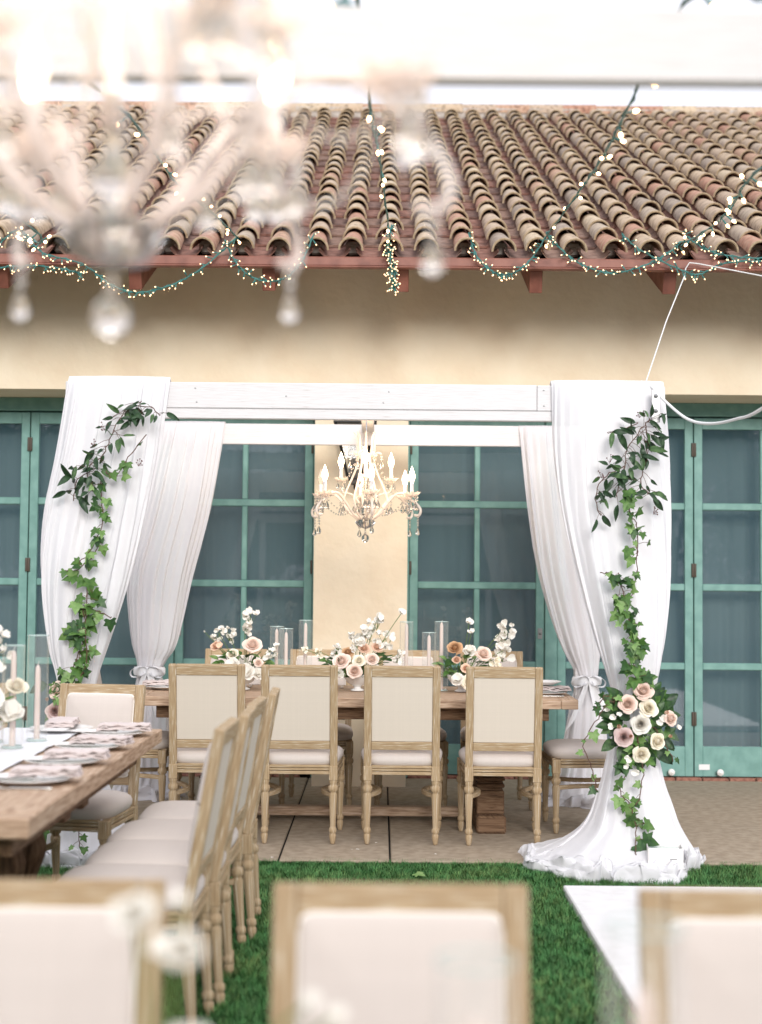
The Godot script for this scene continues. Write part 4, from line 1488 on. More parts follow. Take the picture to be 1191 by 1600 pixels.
func pergola() -> void:
	var o := thing("pergola", "white timber pergola frame hung with drapes over the patio table", "pergola")
	for q in [[-1.66, -7.90], [1.40, -7.90], [-1.58, -9.92], [1.36, -9.92]]:
		beam(o, "post", q[0] - 0.045, q[0] + 0.045, -0.05 if q[1] > -8.0 else 0.0, 2.37, q[1] - 0.045, q[1] + 0.045)
	beam(o, "front_beam", -1.71, 0.8365, 2.372, 2.512, -7.90, -7.862)
	beam(o, "front_beam", 0.8385, 1.53, 2.3712, 2.5105, -7.90, -7.8626)
	beam(o, "lower_front_beam", -1.70, 1.52, 2.316, 2.3715, -7.905, -7.867)
	beam(o, "rear_beam", -1.66, 1.45, 2.366, 2.506, -9.90, -9.862)
	for q in [[-1.02, 2.48], [-1.02, 2.405], [0.02, 2.47], [0.02, 2.41], [0.86, 2.485], [0.86, 2.40], [-0.5, 2.44]]:
		var sc := MB.new()
		sc.lathe([Vector2(0, 0.001), Vector2(0.004, 0.001), Vector2(0.0055, 0.0)], 10, Transform3D(Basis(Vector3.RIGHT, PI / 2), V(q[0] + rr(-0.02, 0.02), q[1], -7.8615)))
		obj("screw", sc, M.steel, o)
	for x in [-1.66, 1.40]:
		beam(o, "side_beam", x - 0.019, x + 0.019, 2.375, 2.503, -9.86, -7.98)
	beam(o, "cross_beam", -0.13, -0.05, 2.45, 2.503, -9.86, -7.902)
	var br := MB.new()
	br.bx(1.43, 1.475, 2.30, 2.475, -7.726, -7.720, 0.002)
	for y in [2.44, 2.36]:
		br.lathe([Vector2(0, 0.008), Vector2(0.010, 0.008), Vector2(0.012, 0.0)], 12, Transform3D(Basis(Vector3.RIGHT, PI / 2), V(1.452, y, -7.72)))
	obj("corner_bracket", br, M.steel, o)
	# drapes: height, x, half width, z, half depth, arc, fold
	var fr := [[2.515, 1.214, 0.300, -7.99, 0.02, 85, 0.003], [2.530, 1.214, 0.303, -7.90, 0.03, 85, 0.004], [2.50, 1.216, 0.306, -7.85, 0.06, 86, 0.006], [2.17, 1.236, 0.314, -7.86, 0.09, 92, 0.012], [1.83, 1.265, 0.293, -7.87, 0.10, 100, 0.014], [1.486, 1.305, 0.247, -7.88, 0.12, 108, 0.015], [1.145, 1.343, 0.185, -7.89, 0.125, 118, 0.013], [0.93, 1.360, 0.131, -7.9, 0.115, 130, 0.011], [0.77, 1.357, 0.095, -7.9, 0.095, 140, 0.009], [0.57, 1.357, 0.127, -7.9, 0.115, 145, 0.012], [0.336, 1.355, 0.183, -7.88, 0.17, 145, 0.016], [0.168, 1.344, 0.250, -7.85, 0.27, 140, 0.02], [0.075, 1.30, 0.345, -7.80, 0.36, 130, 0.024], [0.035, 1.25, 0.42, -7.78, 0.43, 120, 0.03], [0.025, 1.235, 0.465, -7.77, 0.49, 115, 0.02], [0.008, 1.23, 0.49, -7.77, 0.525, 112, 0.015], [-0.03, 1.23, 0.50, -7.77, 0.54, 112, 0.012]]
	single("drape", drape_mesh(fr, 190, 110, 21, 0.26), M.sheer, "white sheer drape on the front right post, tied under the rose bouquet", "drape", Transform3D.IDENTITY, "pergola drapes")
	var fl := [[2.49, -1.422, 0.270, -7.99, 0.02, 85, 0.003], [2.535, -1.422, 0.271, -7.90, 0.03, 85, 0.004], [2.49, -1.422, 0.273, -7.85, 0.06, 86, 0.006], [2.146, -1.468, 0.272, -7.86, 0.09, 92, 0.012], [1.80, -1.534, 0.268, -7.87, 0.10, 100, 0.014], [1.46, -1.583, 0.239, -7.88, 0.12, 108, 0.014], [1.12, -1.615, 0.166, -7.89, 0.12, 118, 0.012], [0.95, -1.622, 0.116, -7.9, 0.105, 130, 0.010], [0.75, -1.622, 0.078, -7.9, 0.085, 140, 0.008], [0.55, -1.613, 0.097, -7.9, 0.10, 145, 0.010], [0.31, -1.605, 0.177, -7.88, 0.15, 145, 0.015], [0.11, -1.575, 0.24, -7.84, 0.22, 140, 0.02], [0.04, -1.57, 0.28, -7.80, 0.25, 130, 0.022], [0.025, -1.57, 0.30, -7.79, 0.28, 120, 0.02], [0.005, -1.57, 0.315, -7.78, 0.30, 118, 0.015], [-0.03, -1.57, 0.325, -7.78, 0.315, 115, 0.012]]
	single("drape", drape_mesh(fl, 170, 110, 22, 0.24), M.sheer, "white sheer drape on the front left post with green garland down it", "drape", Transform3D.IDENTITY, "pergola drapes")
	var rl := [[2.50, -1.28, 0.222, -9.96, 0.02, 85, 0.003], [2.520, -1.28, 0.224, -9.89, 0.03, 85, 0.004], [2.48, -1.28, 0.224, -9.85, 0.04, 86, 0.006], [2.335, -1.302, 0.226, -9.85, 0.06, 88, 0.01], [1.90, -1.382, 0.229, -9.87, 0.08, 95, 0.014], [1.47, -1.484, 0.216, -9.89, 0.10, 104, 0.015], [1.04, -1.518, 0.152, -9.91, 0.105, 118, 0.012], [0.90, -1.54, 0.10, -9.92, 0.09, 130, 0.009], [0.83, -1.552, 0.079, -9.92, 0.08, 135, 0.008], [0.76, -1.55, 0.09, -9.92, 0.085, 140, 0.01], [0.60, -1.54, 0.125, -9.92, 0.11, 140, 0.013], [0.19, -1.538, 0.16, -9.9, 0.16, 140, 0.016], [0.06, -1.54, 0.20, -9.88, 0.2, 130, 0.02], [0.03, -1.54, 0.22, -9.87, 0.22, 120, 0.02], [0.003, -1.54, 0.24, -9.86, 0.25, 115, 0.01]]
	single("drape", drape_mesh(rl, 150, 90, 23, 0.14), M.sheer_thin, "white sheer drape tied back on the rear left post", "drape", Transform3D.IDENTITY, "pergola drapes")
	var rt := [[2.49, 1.133, 0.201, -9.96, 0.02, 85, 0.003], [2.51, 1.133, 0.205, -9.89, 0.03, 85, 0.004], [2.48, 1.135, 0.206, -9.85, 0.04, 86, 0.006], [2.357, 1.149, 0.208, -9.85, 0.06, 88, 0.01], [1.925, 1.197, 0.203, -9.87, 0.08, 95, 0.013], [1.494, 1.256, 0.188, -9.89, 0.10, 104, 0.013], [1.066, 1.345, 0.140, -9.91, 0.10, 118, 0.011], [0.87, 1.39, 0.085, -9.92, 0.085, 130, 0.008], [0.79, 1.397, 0.069, -9.92, 0.075, 135, 0.007], [0.72, 1.398, 0.085, -9.92, 0.085, 140, 0.009], [0.60, 1.397, 0.115, -9.92, 0.105, 140, 0.012], [0.20, 1.374, 0.175, -9.88, 0.17, 140, 0.016], [0.06, 1.34, 0.23, -9.84, 0.24, 130, 0.02], [0.03, 1.33, 0.25, -9.82, 0.27, 120, 0.02], [0.003, 1.33, 0.27, -9.81, 0.30, 115, 0.01]]
	single("drape", drape_mesh(rt, 150, 90, 24, 0.14), M.sheer_thin, "white sheer drape tied with a bow on the rear right post", "drape", Transform3D.IDENTITY, "pergola drapes")
	for q in [[-1.552, 0.83, 0.088, "rear left"], [1.397, 0.79, 0.080, "rear right"]]:
		var t := thing("drape_tie", "white fabric tie knotted round the %s drape" % q[3], "drape tie", V(q[0], q[1], -9.92), 0.0, "drape ties")
		var b := MB.new()
		var p := PackedVector3Array()
		for j in 5:
			for i in 37:
				var a := TAU * i / 36.0
				var k: float = q[2] + 0.012 + 0.004 * sin(a * 7.0) + (0.006 if j in [1, 2, 3] else 0.0)
				p.append(V(cos(a) * k, (j - 2) * 0.014, sin(a) * k))
		b.grid(p, 37, 5, true, true)
		obj("band", b, M.cloth, t)
		for s in [-1.0, 1.0]:
			var lp := MB.new()
			p = PackedVector3Array()
			for i in 19:
				var f := i / 18.0
				var a := f * TAU
				var c := V(s * 0.075 * (1.0 - cos(a)) * 0.75, 0.035 * sin(a) + 0.01 - 0.02 * (1.0 - cos(a)) * 0.5, q[2] + 0.022)
				for j in 4:
					p.append(c + V(0, 0, (j - 1.5) * 0.022 * sin(PI * clampf(f, 0.12, 0.88))) + V(0, 0.004 * sin(j * 2.0 + i), 0))
			lp.grid(p, 4, 19, false, false)
			obj("bow_loop", lp, M.cloth, t)
			var tl := MB.new()
			p = PackedVector3Array()
			for i in 12:
				var f := i / 11.0
				for j in 5:
					p.append(V(s * (0.01 + 0.10 * f + (j - 2) * 0.017 * (0.4 + f)), -0.28 * f + (j - 2) * s * 0.03 * f, q[2] + 0.022 + 0.012 * sin(j * 1.8 + f * 4.0)))
			tl.grid(p, 5, 12, false, false)
			obj("bow_tail", tl, M.cloth, t)

func near_pergola() -> void:
	var o := thing("pergola", "white timber pergola whose blurred beam crosses the top of the view", "pergola")
	for q in [[-1.9, -2.73], [1.7, -2.73], [-1.9, 0.7], [1.7, 0.7]]:
		beam(o, "post", q[0] - 0.045, q[0] + 0.045, -0.05, 2.385, q[1] - 0.045, q[1] + 0.045)
	beam(o, "far_beam", -1.96, 1.76, 2.388, 2.528, -2.755, -2.715)
	beam(o, "near_beam", -1.96, 1.76, 2.388, 2.528, 0.685, 0.725)
	for x in [-1.9, 1.7]:
		beam(o, "side_beam", x - 0.019, x + 0.019, 2.39, 2.52, -2.71, 0.68)
	beam(o, "cross_beam", -0.369, -0.289, 2.535, 2.575, -2.75, 0.72)

# ------------------------------------------------------------------ garlands
func garland(called: String, label: String, runs: Array) -> Node3D:
	var o := thing(called, label, "garland")
	var st := MB.new()
	for r in runs:
		vine(o, st, r[0], r[1], r[2], r[3], r[4])
	obj("stems", st, M.stem, o)
	return o

func berries(o: Node3D, spots: Array) -> void:
	for c in spots:
		var b := MB.new()
		for k in 7:
			var p: Vector3 = c + V(rr(-1, 1), rr(-1, 1), rr(0, 0.6)) * 0.022
			b.tube([c - V(0, 0.02, 0), p], 0.0009, 4, false)
			b.lathe([Vector2(0, -0.004), Vector2(0.0035, -0.002), Vector2(0.004, 0.001), Vector2(0, 0.004)], 7, at(p.x, p.y, p.z))
		obj("berries", b, M.berry, o)

func garlands() -> void:
	var o: Node3D
	o = garland("garland", "smilax and ivy garland on the upper part of the left drape", [
		[[V(-1.279, 2.39, -7.72), V(-1.356, 2.338, -7.71), V(-1.422, 2.219, -7.70), V(-1.47, 2.10, -7.70), V(-1.553, 2.015, -7.70), V(-1.52, 1.90, -7.70)], "smilax", 46, 0.085, 0.08],
		[[V(-1.37, 2.34, -7.71), V(-1.24, 2.36, -7.70), V(-1.17, 2.31, -7.69)], "smilax", 14, 0.05, 0.085],
		[[V(-1.50, 2.03, -7.70), V(-1.60, 1.97, -7.70), V(-1.62, 1.86, -7.70)], "smilax", 16, 0.05, 0.09],
		[[V(-1.485, 1.98, -7.70), V(-1.465, 1.83, -7.69), V(-1.47, 1.696, -7.69), V(-1.511, 1.561, -7.69), V(-1.60, 1.49, -7.69)], "ivy", 24, 0.055, 0.062],
		[[V(-1.452, 2.016, -7.69), V(-1.401, 1.983, -7.68), V(-1.335, 2.085, -7.69), V(-1.243, 2.204, -7.70)], "ivy", 5, 0.05, 0.06],
		[[V(-1.47, 1.70, -7.69), V(-1.55, 1.56, -7.69), V(-1.66, 1.48, -7.70)], "ivy", 3, 0.03, 0.05],
	])
	berries(o, [V(-1.52, 2.16, -7.69), V(-1.28, 2.06, -7.68), V(-1.46, 2.25, -7.69)])
	o = garland("garland", "ivy garland with roses at the waist of the left drape", [
		[[V(-1.548, 1.443, -7.71), V(-1.545, 1.26, -7.70), V(-1.556, 1.126, -7.70), V(-1.60, 0.993, -7.70), V(-1.655, 0.859, -7.72)], "ivy", 50, 0.08, 0.078],
		[[V(-1.552, 1.259, -7.70), V(-1.485, 1.277, -7.69), V(-1.41, 1.244, -7.69)], "ivy", 4, 0.03, 0.07],
		[[V(-1.56, 1.30, -7.70), V(-1.53, 1.05, -7.68), V(-1.56, 0.93, -7.69)], "ivy", 5, 0.03, 0.05],
		[[V(-1.64, 0.90, -7.70), V(-1.70, 0.70, -7.71), V(-1.70, 0.45, -7.72), V(-1.72, 0.224, -7.66), V(-1.765, 0.12, -7.58)], "ivy", 20, 0.05, 0.075],
		[[V(-1.60, 0.80, -7.73), V(-1.57, 0.5, -7.72), V(-1.547, 0.225, -7.62), V(-1.524, 0.078, -7.56)], "ivy", 16, 0.045, 0.07],
	])
	for q in [["rose", M.blush, -1.685, 0.86, 0.050], ["rose", M.cream, -1.60, 0.845, 0.048], ["rose", M.blush, -1.62, 0.74, 0.05], ["rose", M.mauve, -1.70, 0.75, 0.045], ["bud", M.peach, -1.74, 0.81, 0.028]]:
		bloom(o, q[0], q[1], V(q[2], q[3], -7.70), V(rr(-0.4, 0.3), rr(-0.1, 0.5), 1), q[4])
	for i in 12:
		leaf_at(o, MESH.broad[i % 2], M.smilax[i % 2], V(-1.66 + rr(-0.09, 0.09), 0.83 + rr(-0.13, 0.12), -7.74), V(rr(-1, 1), rr(-0.8, 0.9), 0.4), V(rr(-0.4, 0.4), 0.3, 1), rr(0.08, 0.12))
	o = garland("garland", "dark smilax and trailing ivy garland on the right drape", [
		[[V(1.42, 2.32, -7.71), V(1.37, 2.26, -7.70), V(1.30, 2.16, -7.70), V(1.275, 2.03, -7.70), V(1.24, 1.90, -7.70)], "smilax", 42, 0.13, 0.084],
		[[V(1.40, 2.28, -7.70), V(1.40, 2.12, -7.69), V(1.37, 1.98, -7.69), V(1.42, 1.91, -7.69)], "smilax", 26, 0.085, 0.085],
		[[V(1.36, 2.29, -7.70), V(1.25, 2.25, -7.69), V(1.19, 2.24, -7.69)], "smilax", 6, 0.03, 0.085],
		[[V(1.28, 2.06, -7.70), V(1.17, 2.0, -7.69), V(1.13, 1.89, -7.69), V(1.155, 1.80, -7.69)], "smilax", 15, 0.05, 0.085],
		[[V(1.29, 1.94, -7.69), V(1.31, 1.82, -7.68), V(1.35, 1.736, -7.68), V(1.345, 1.586, -7.68)], "ivy", 15, 0.065, 0.075],
		[[V(1.345, 1.65, -7.68), V(1.34, 1.50, -7.68), V(1.315, 1.38, -7.68)], "ivy", 2, 0.03, 0.05],
		[[V(1.25, 1.50, -7.68), V(1.284, 1.351, -7.68), V(1.307, 1.201, -7.68), V(1.33, 1.051, -7.68), V(1.341, 0.92, -7.69)], "ivy", 54, 0.075, 0.072],
		[[V(1.28, 1.42, -7.68), V(1.21, 1.49, -7.68), V(1.155, 1.50, -7.68)], "ivy", 1, 0.02, 0.04],
	])
	berries(o, [V(1.20, 2.10, -7.68), V(1.43, 1.83, -7.67), V(1.36, 2.34, -7.69), V(1.16, 2.02, -7.68)])
	o = garland("rose_bouquet", "rose bouquet with trailing ivy tied to the right drape", [
		[[V(1.35, 0.70, -7.70), V(1.35, 0.60, -7.69), V(1.301, 0.493, -7.67), V(1.258, 0.361, -7.66), V(1.301, 0.296, -7.62), V(1.317, 0.198, -7.55), V(1.301, 0.07, -7.45)], "ivy", 26, 0.05, 0.075],
		[[V(1.37, 0.62, -7.70), V(1.375, 0.45, -7.66), V(1.33, 0.30, -7.60)], "ivy", 6, 0.04, 0.07],
		[[V(1.28, 0.82, -7.68), V(1.20, 0.83, -7.65), V(1.135, 0.742, -7.63), V(1.06, 0.616, -7.63), V(1.10, 0.491, -7.63), V(1.13, 0.37, -7.63)], "ivy", 9, 0.03, 0.055],
		[[V(1.25, 0.80, -7.68), V(1.18, 0.86, -7.65), V(1.13, 0.80, -7.64)], "ivy", 8, 0.04, 0.045],
		[[V(1.43, 0.70, -7.69), V(1.50, 0.60, -7.66), V(1.53, 0.52, -7.66)], "ivy", 4, 0.03, 0.03],
	])
	for q in [["rose", M.blush, 1.375, 0.886, 0.052], ["rose", M.blush, 1.292, 0.819, 0.049], ["rose", M.cream, 1.402, 0.796, 0.044], ["rose", M.ivory, 1.361, 0.715, 0.052], ["rose", M.mauve, 1.273, 0.649, 0.045], ["rose", M.cream, 1.444, 0.629, 0.044], ["rose", M.blush, 1.517, 0.744, 0.039], ["rose", M.cream, 1.365, 0.558, 0.042], ["bud", M.peach, 1.255, 0.70, 0.034], ["bud", M.peach, 1.305, 0.655, 0.028], ["bud", M.peach, 1.51, 0.655, 0.028], ["bud", M.peach, 1.49, 0.775, 0.03], ["ruffle", M.ivory, 1.47, 0.745, 0.03], ["ruffle", M.ivory, 1.455, 0.725, 0.024], ["ruffle", M.ivory, 1.22, 0.75, 0.024], ["ruffle", M.ivory, 1.205, 0.70, 0.024], ["ruffle", M.ivory, 1.25, 0.765, 0.02], ["ruffle", M.ivory, 1.55, 0.70, 0.02], ["ruffle", M.ivory, 1.30, 0.535, 0.028], ["ruffle", M.ivory, 1.33, 0.475, 0.028], ["ruffle", M.ivory, 1.285, 0.50, 0.022], ["ruffle", M.ivory, 1.19, 0.785, 0.02]]:
		bloom(o, q[0], q[1], V(q[2], q[3], -7.655 + rr(-0.01, 0.02)), V((q[2] - 1.37) * 3.0 + rr(-0.2, 0.2), (q[3] - 0.70) * 2.0 + 0.15, 1), q[4])
	for i in 78:
		var a := rr(0, TAU)
		var k := sqrt(rr(0.05, 1.0))
		var p := V(1.37 + cos(a) * 0.165 * k, 0.715 + sin(a) * 0.175 * k, -7.735 + 0.04 * (1.0 - k))
		var q := rng.randf()
		if q < 0.6:
			leaf_at(o, MESH.broad[i % 2], M.smilax[0 if rng.randf() < 0.5 else 1] if q < 0.35 else M.ivy[1], p, V(cos(a), sin(a), rr(0.1, 0.6)), V(rr(-0.4, 0.4), 0.4, 1), rr(0.07, 0.115))
		else:
			leaf_at(o, MESH.ivy[i % 3], M.ivy[i % 2], p, V(cos(a), sin(a) - 0.3, 0.4), V(rr(-0.4, 0.4), 0.3, 1), rr(0.06, 0.09))

# ------------------------------------------------------------------ tables, chairs and what stands on them
const TOP := 0.7765

func furniture() -> void:
	# patio table and its chairs
	var t1 := make_table("long oak farm table on the patio under the white pergola", 2.6, 1.0)
	t1.position = V(-0.155, 0, -8.95)
	var pos4 := ["leftmost", "second from the left", "third from the left", "rightmost"]
	var g1 := "chairs round the patio table"
	var c0 := make_chair("oak chair seen from behind, %s on the patio table's near side" % pos4[0], g1)
	c0.position = V(-0.957, 0, -8.40)
	c0.rotation.y = PI + 0.02
	var near := [[-0.439, -8.375, 0.0], [0.13, -8.375, -0.015], [0.691, -8.36, -0.02]]
	for i in 3:
		dup(c0, "oak chair seen from behind, %s on the patio table's near side" % pos4[i + 1], V(near[i][0], 0, near[i][1]), PI + near[i][2], g1)
	var far := [[-0.975, -9.62], [-0.40, -9.63], [0.20, -9.63], [0.757, -9.60]]
	for i in 4:
		dup(c0, "oak chair facing us, %s on the patio table's wall side" % pos4[i], V(far[i][0], 0, far[i][1]), rr(-0.03, 0.03), g1)
	dup(c0, "washed oak chair at the right end of the patio table beside the rose bouquet", V(1.235, 0, -8.75), -PI / 2 + 0.03, g1)
	dup(c0, "oak chair at the patio table's left end, half behind the left drape", V(-1.50, 0, -9.05), PI / 2 - 0.05, g1)
	# left lawn table
	var t2 := make_table("long oak farm table on the lawn at the left edge of the view", 2.5, 1.0, 0.064, 0.14)
	t2.position = V(-1.475, -0.045, -5.37)
	t2.rotation.y = PI / 2
	t2.scale.y = 1.055
	var g2 := "chairs round the lawn table"
	var row := [[-0.765, -6.30], [-0.795, -5.80], [-0.79, -5.33], [-0.815, -4.86]]
	var ord := ["farthest", "second farthest", "third farthest", "nearest"]
	for i in 4:
		dup(c0, "oak chair on the lawn, %s in the row beside the left table" % ord[i], V(row[i][0], -0.044, row[i][1]), -PI / 2 + [0.03, -0.03, 0.02, -0.015][i], g2).scale.y = 1.035
	dup(c0, "oak chair facing us at the left table's far end, beside the roses", V(-1.375, -0.04, -6.72), -0.17, g2)
	dup(c0, "oak chair at the left table's far end, cut off by the photo's left edge", V(-1.97, -0.04, -6.74), 0.06, g2)
	# near table
	var t3 := make_table("farm table closest to us, below the bottom edge of the view", 2.4, 1.0)
	t3.position = V(0.05, -0.045, -1.22)
	t3.scale.y = 1.055
	var g3 := "blurred chairs in the foreground"
	for q in [[-0.555, -2.15, "cut off by the left edge of the photo", 0.03], [0.038, -2.14, "in the middle of the three", 0.0], [0.632, -2.11, "cut off by the right edge of the photo", -0.02]]:
		dup(c0, "blurred oak chair close to us, " + q[2], V(q[0], -0.04, q[1]), q[3], g3)

func tableware() -> void:
	MESH.plate = plate_mesh(0.138).mesh()
	MESH.fork = fork_mesh().mesh()
	MESH.napkin = [napkin_mesh(1, 0.23, 0.125, 0.10).mesh(), napkin_mesh(2, 0.24, 0.12, 0.16).mesh(), napkin_mesh(3, 0.225, 0.13, 0.06).mesh()]
	var y2 := TOP * 1.055 - 0.0445
	var ord := ["farthest", "second farthest", "third farthest", "nearest"]
	var zs := [-6.29, -5.79, -5.31, -4.83]
	for i in 4:
		place_setting(-1.135, zs[i], PI / 2, "at the %s place along the left table" % ord[i], y2)
	place_setting(-1.39, -6.44, PI, "at the left table's far end beside the roses", y2)
	place_setting(-1.88, -6.44, PI, "at the left table's far end by the photo's edge", y2)
	var pos4 := ["leftmost", "second from the left", "third from the left", "rightmost"]
	var nth := ["leftmost", "second", "third", "rightmost"]
	var xs := [-0.957, -0.439, 0.13, 0.691]
	for i in 4:
		place_setting(xs[i], -8.63, 0.0, "at the patio table's %s near-side place" % nth[i], TOP)
		place_setting([-0.975, -0.40, 0.20, 0.757][i], -9.27, PI, "at the patio table's %s wall-side place" % nth[i], TOP)
	place_setting(0.985, -8.80, PI / 2, "at the right end of the patio table", TOP)
	single("side_plate", MESH.plate, M.china, "small white plate stacked at the right end of the patio table", "plate", Transform3D(Basis.from_scale(V(0.75, 1, 0.75)), V(0.985, TOP + 0.062, -8.80)))
	place_setting(-1.29, -9.0, -PI / 2, "at the left end of the patio table", TOP)
	# runner on the lawn table
	var b := MB.new()
	var p := PackedVector3Array()
	var fn := FastNoiseLite.new()
	fn.seed = 77
	fn.frequency = 3.0
	for j in 60:
		for i in 16:
			var x := -1.66 + i * 0.024
			var z := -6.56 + j * 0.0395
			p.append(V(x + 0.01 * fn.get_noise_1d(z), y2 + 0.004 + 0.003 * absf(fn.get_noise_2d(x * 3.0, z)), z))
	b.grid(p, 16, 60, false, false, 3.0, 0.5)
	single("table_runner", b, M.cloth, "white cloth runner down the middle of the left table", "table runner")
	# candle cylinders
	for q in [[-0.64, -9.10, 0.385, 0.36, "leftmost of the patio table's left group"], [-0.575, -9.0, 0.375, 0.345, "in the middle of the patio table's left group"], [-0.46, -9.08, 0.425, 0.40, "tallest of the patio table's left group"], [0.165, -9.10, 0.42, 0.40, "leftmost of the patio table's right group"], [0.30, -8.95, 0.36, 0.335, "shortest of the patio table's right group"], [0.38, -9.05, 0.425, 0.41, "rightmost of the patio table's right group"]]:
		hurricane(V(q[0], TOP, q[1]), q[2], 0.042, q[3], q[4])
	for q in [[-1.435, -5.76, 0.40, 0.37, "nearest the plates on the left table"], [-1.56, -5.95, 0.335, 0.28, "shorter, behind the white flowers on the left table"], [-1.40, -6.02, 0.43, 0.30, "tallest and farthest on the left table"]]:
		hurricane(V(q[0], y2 + 0.006, q[1]), q[2], 0.042, q[3], q[4])
	for q in [[0.10, -1.50, 0.285, 0.22, "out of focus before the middle foreground chair"], [0.27, -1.50, 0.32, 0.25, "out of focus before the right foreground chair"]]:
		hurricane(V(q[0], y2, q[1]), q[2], 0.04, q[3], q[4])
	# flowers
	arrangement("low arrangement of white, blush and peach flowers, left on the patio table", V(-0.835, TOP, -9.0), [
		["rose", M.blush, 0.06, 0.275, 0.06, 0.051], ["rose", M.peach, -0.165, 0.265, 0.02, 0.036], ["ruffle", M.peach, -0.14, 0.26, 0.05, 0.03], ["rose", M.blush, 0.10, 0.17, 0.10, 0.028], ["pompom", M.ivory, 0.03, 0.11, 0.12, 0.06], ["pompom", M.ivory, -0.05, 0.15, 0.12, 0.055], ["pompom", M.ivory, 0.10, 0.10, 0.10, 0.045],
		["spray", M.ivory, 0.04, 0.45, 0.0, 0.026], ["spray", M.ivory, 0.01, 0.39, 0.02, 0.026], ["spray", M.ivory, -0.09, 0.345, 0.0, 0.024], ["spray", M.ivory, -0.16, 0.35, 0.0, 0.02], ["spray", M.ivory, 0.17, 0.24, 0.0, 0.024], ["bud", M.ivory, -0.24, 0.35, 0.0, 0.016], ["rose", M.cream, -0.06, 0.22, 0.06, 0.035]], 80, 0.17, 0.20)
	arrangement("large arrangement of blush roses and white sweet peas, middle of the patio table", V(-0.135, TOP, -8.98), [
		["rose", M.blush, -0.095, 0.185, 0.11, 0.048], ["rose", M.blush, -0.015, 0.13, 0.15, 0.048], ["rose", M.caramel, -0.06, 0.235, 0.06, 0.035], ["rose", M.peach, 0.04, 0.26, 0.05, 0.033], ["rose", M.peach, 0.12, 0.27, 0.05, 0.035], ["rose", M.blush, 0.09, 0.20, 0.12, 0.039], ["rose", M.cream, 0.01, 0.19, 0.12, 0.035], ["pompom", M.ivory, -0.11, 0.11, 0.12, 0.045], ["pompom", M.ivory, 0.11, 0.12, 0.13, 0.05],
		["spray", M.ivory, -0.02, 0.31, 0.02, 0.03], ["spray", M.ivory, 0.02, 0.35, 0.0, 0.03], ["spray", M.ivory, 0.075, 0.36, 0.02, 0.028], ["spray", M.ivory, 0.115, 0.43, 0.0, 0.028], ["spray", M.ivory, 0.17, 0.32, 0.02, 0.03], ["ruffle", M.ivory, 0.265, 0.475, 0.0, 0.034], ["spray", M.ivory, -0.13, 0.26, 0.02, 0.022], ["spray", M.cream, -0.24, 0.24, 0.0, 0.016], ["spray", M.cream, -0.32, 0.25, 0.0, 0.014], ["spray", M.ivory, 0.24, 0.22, 0.02, 0.022]], 110, 0.23, 0.20)
	arrangement("arrangement with one caramel rose at the right of the patio table", V(0.50, TOP, -8.98), [
		["rose", M.caramel, -0.045, 0.27, 0.09, 0.045], ["rose", M.blush, 0.13, 0.235, 0.06, 0.048], ["rose", M.peach, -0.035, 0.20, 0.10, 0.027], ["rose", M.peach, 0.02, 0.15, 0.12, 0.028], ["rose", M.cream, 0.04, 0.07, 0.15, 0.048], ["pompom", M.ivory, 0.045, 0.245, 0.06, 0.048], ["pompom", M.ivory, -0.03, 0.08, 0.14, 0.045], ["spray", M.ivory, 0.25, 0.25, 0.0, 0.034],
		["ruffle", M.ivory, 0.045, 0.42, 0.0, 0.034], ["ruffle", M.ivory, 0.06, 0.36, 0.0, 0.03], ["spray", M.ivory, 0.27, 0.40, 0.0, 0.026], ["spray", M.ivory, 0.27, 0.35, 0.0, 0.026], ["spray", M.cream, 0.2, 0.2, 0.02, 0.02]], 80, 0.17, 0.17)
	arrangement("white flower arrangement on the runner of the left table", V(-1.55, y2 + 0.006, -5.70), [
		["pompom", M.ivory, 0.05, 0.19, 0.08, 0.07], ["pompom", M.ivory, -0.05, 0.22, 0.04, 0.07], ["rose", M.cream, 0.02, 0.11, 0.13, 0.055], ["rose", M.cream, -0.08, 0.10, 0.12, 0.055], ["pompom", M.ivory, 0.12, 0.14, 0.0, 0.055], ["rose", M.cream, 0.13, 0.24, -0.05, 0.04], ["spray", M.ivory, 0.05, 0.42, -0.05, 0.03], ["spray", M.ivory, 0.02, 0.45, -0.03, 0.028], ["spray", M.ivory, 0.0, 0.335, 0.0, 0.03], ["ruffle", M.ivory, 0.07, 0.31, 0.0, 0.035], ["pompom", M.ivory, -0.13, 0.16, 0.06, 0.06]], 22, 0.16, 0.14)
	arrangement("blurred white flowers low in the foreground before the left chair", V(-0.215, y2, -1.47), [
		["rose", M.ivory, -0.026, 0.335, 0.0, 0.021], ["ruffle", M.ivory, 0.0, 0.30, 0.0, 0.016], ["rose", M.ivory, 0.024, 0.305, 0.02, 0.021], ["ruffle", M.ivory, 0.02, 0.345, 0.0, 0.014], ["pompom", M.ivory, 0.03, 0.205, 0.03, 0.032], ["pompom", M.ivory, -0.03, 0.17, 0.03, 0.022], ["ruffle", M.ivory, 0.175, 0.235, 0.0, 0.013], ["ruffle", M.ivory, 0.15, 0.25, 0.0, 0.012]], 10, 0.05, 0.19)

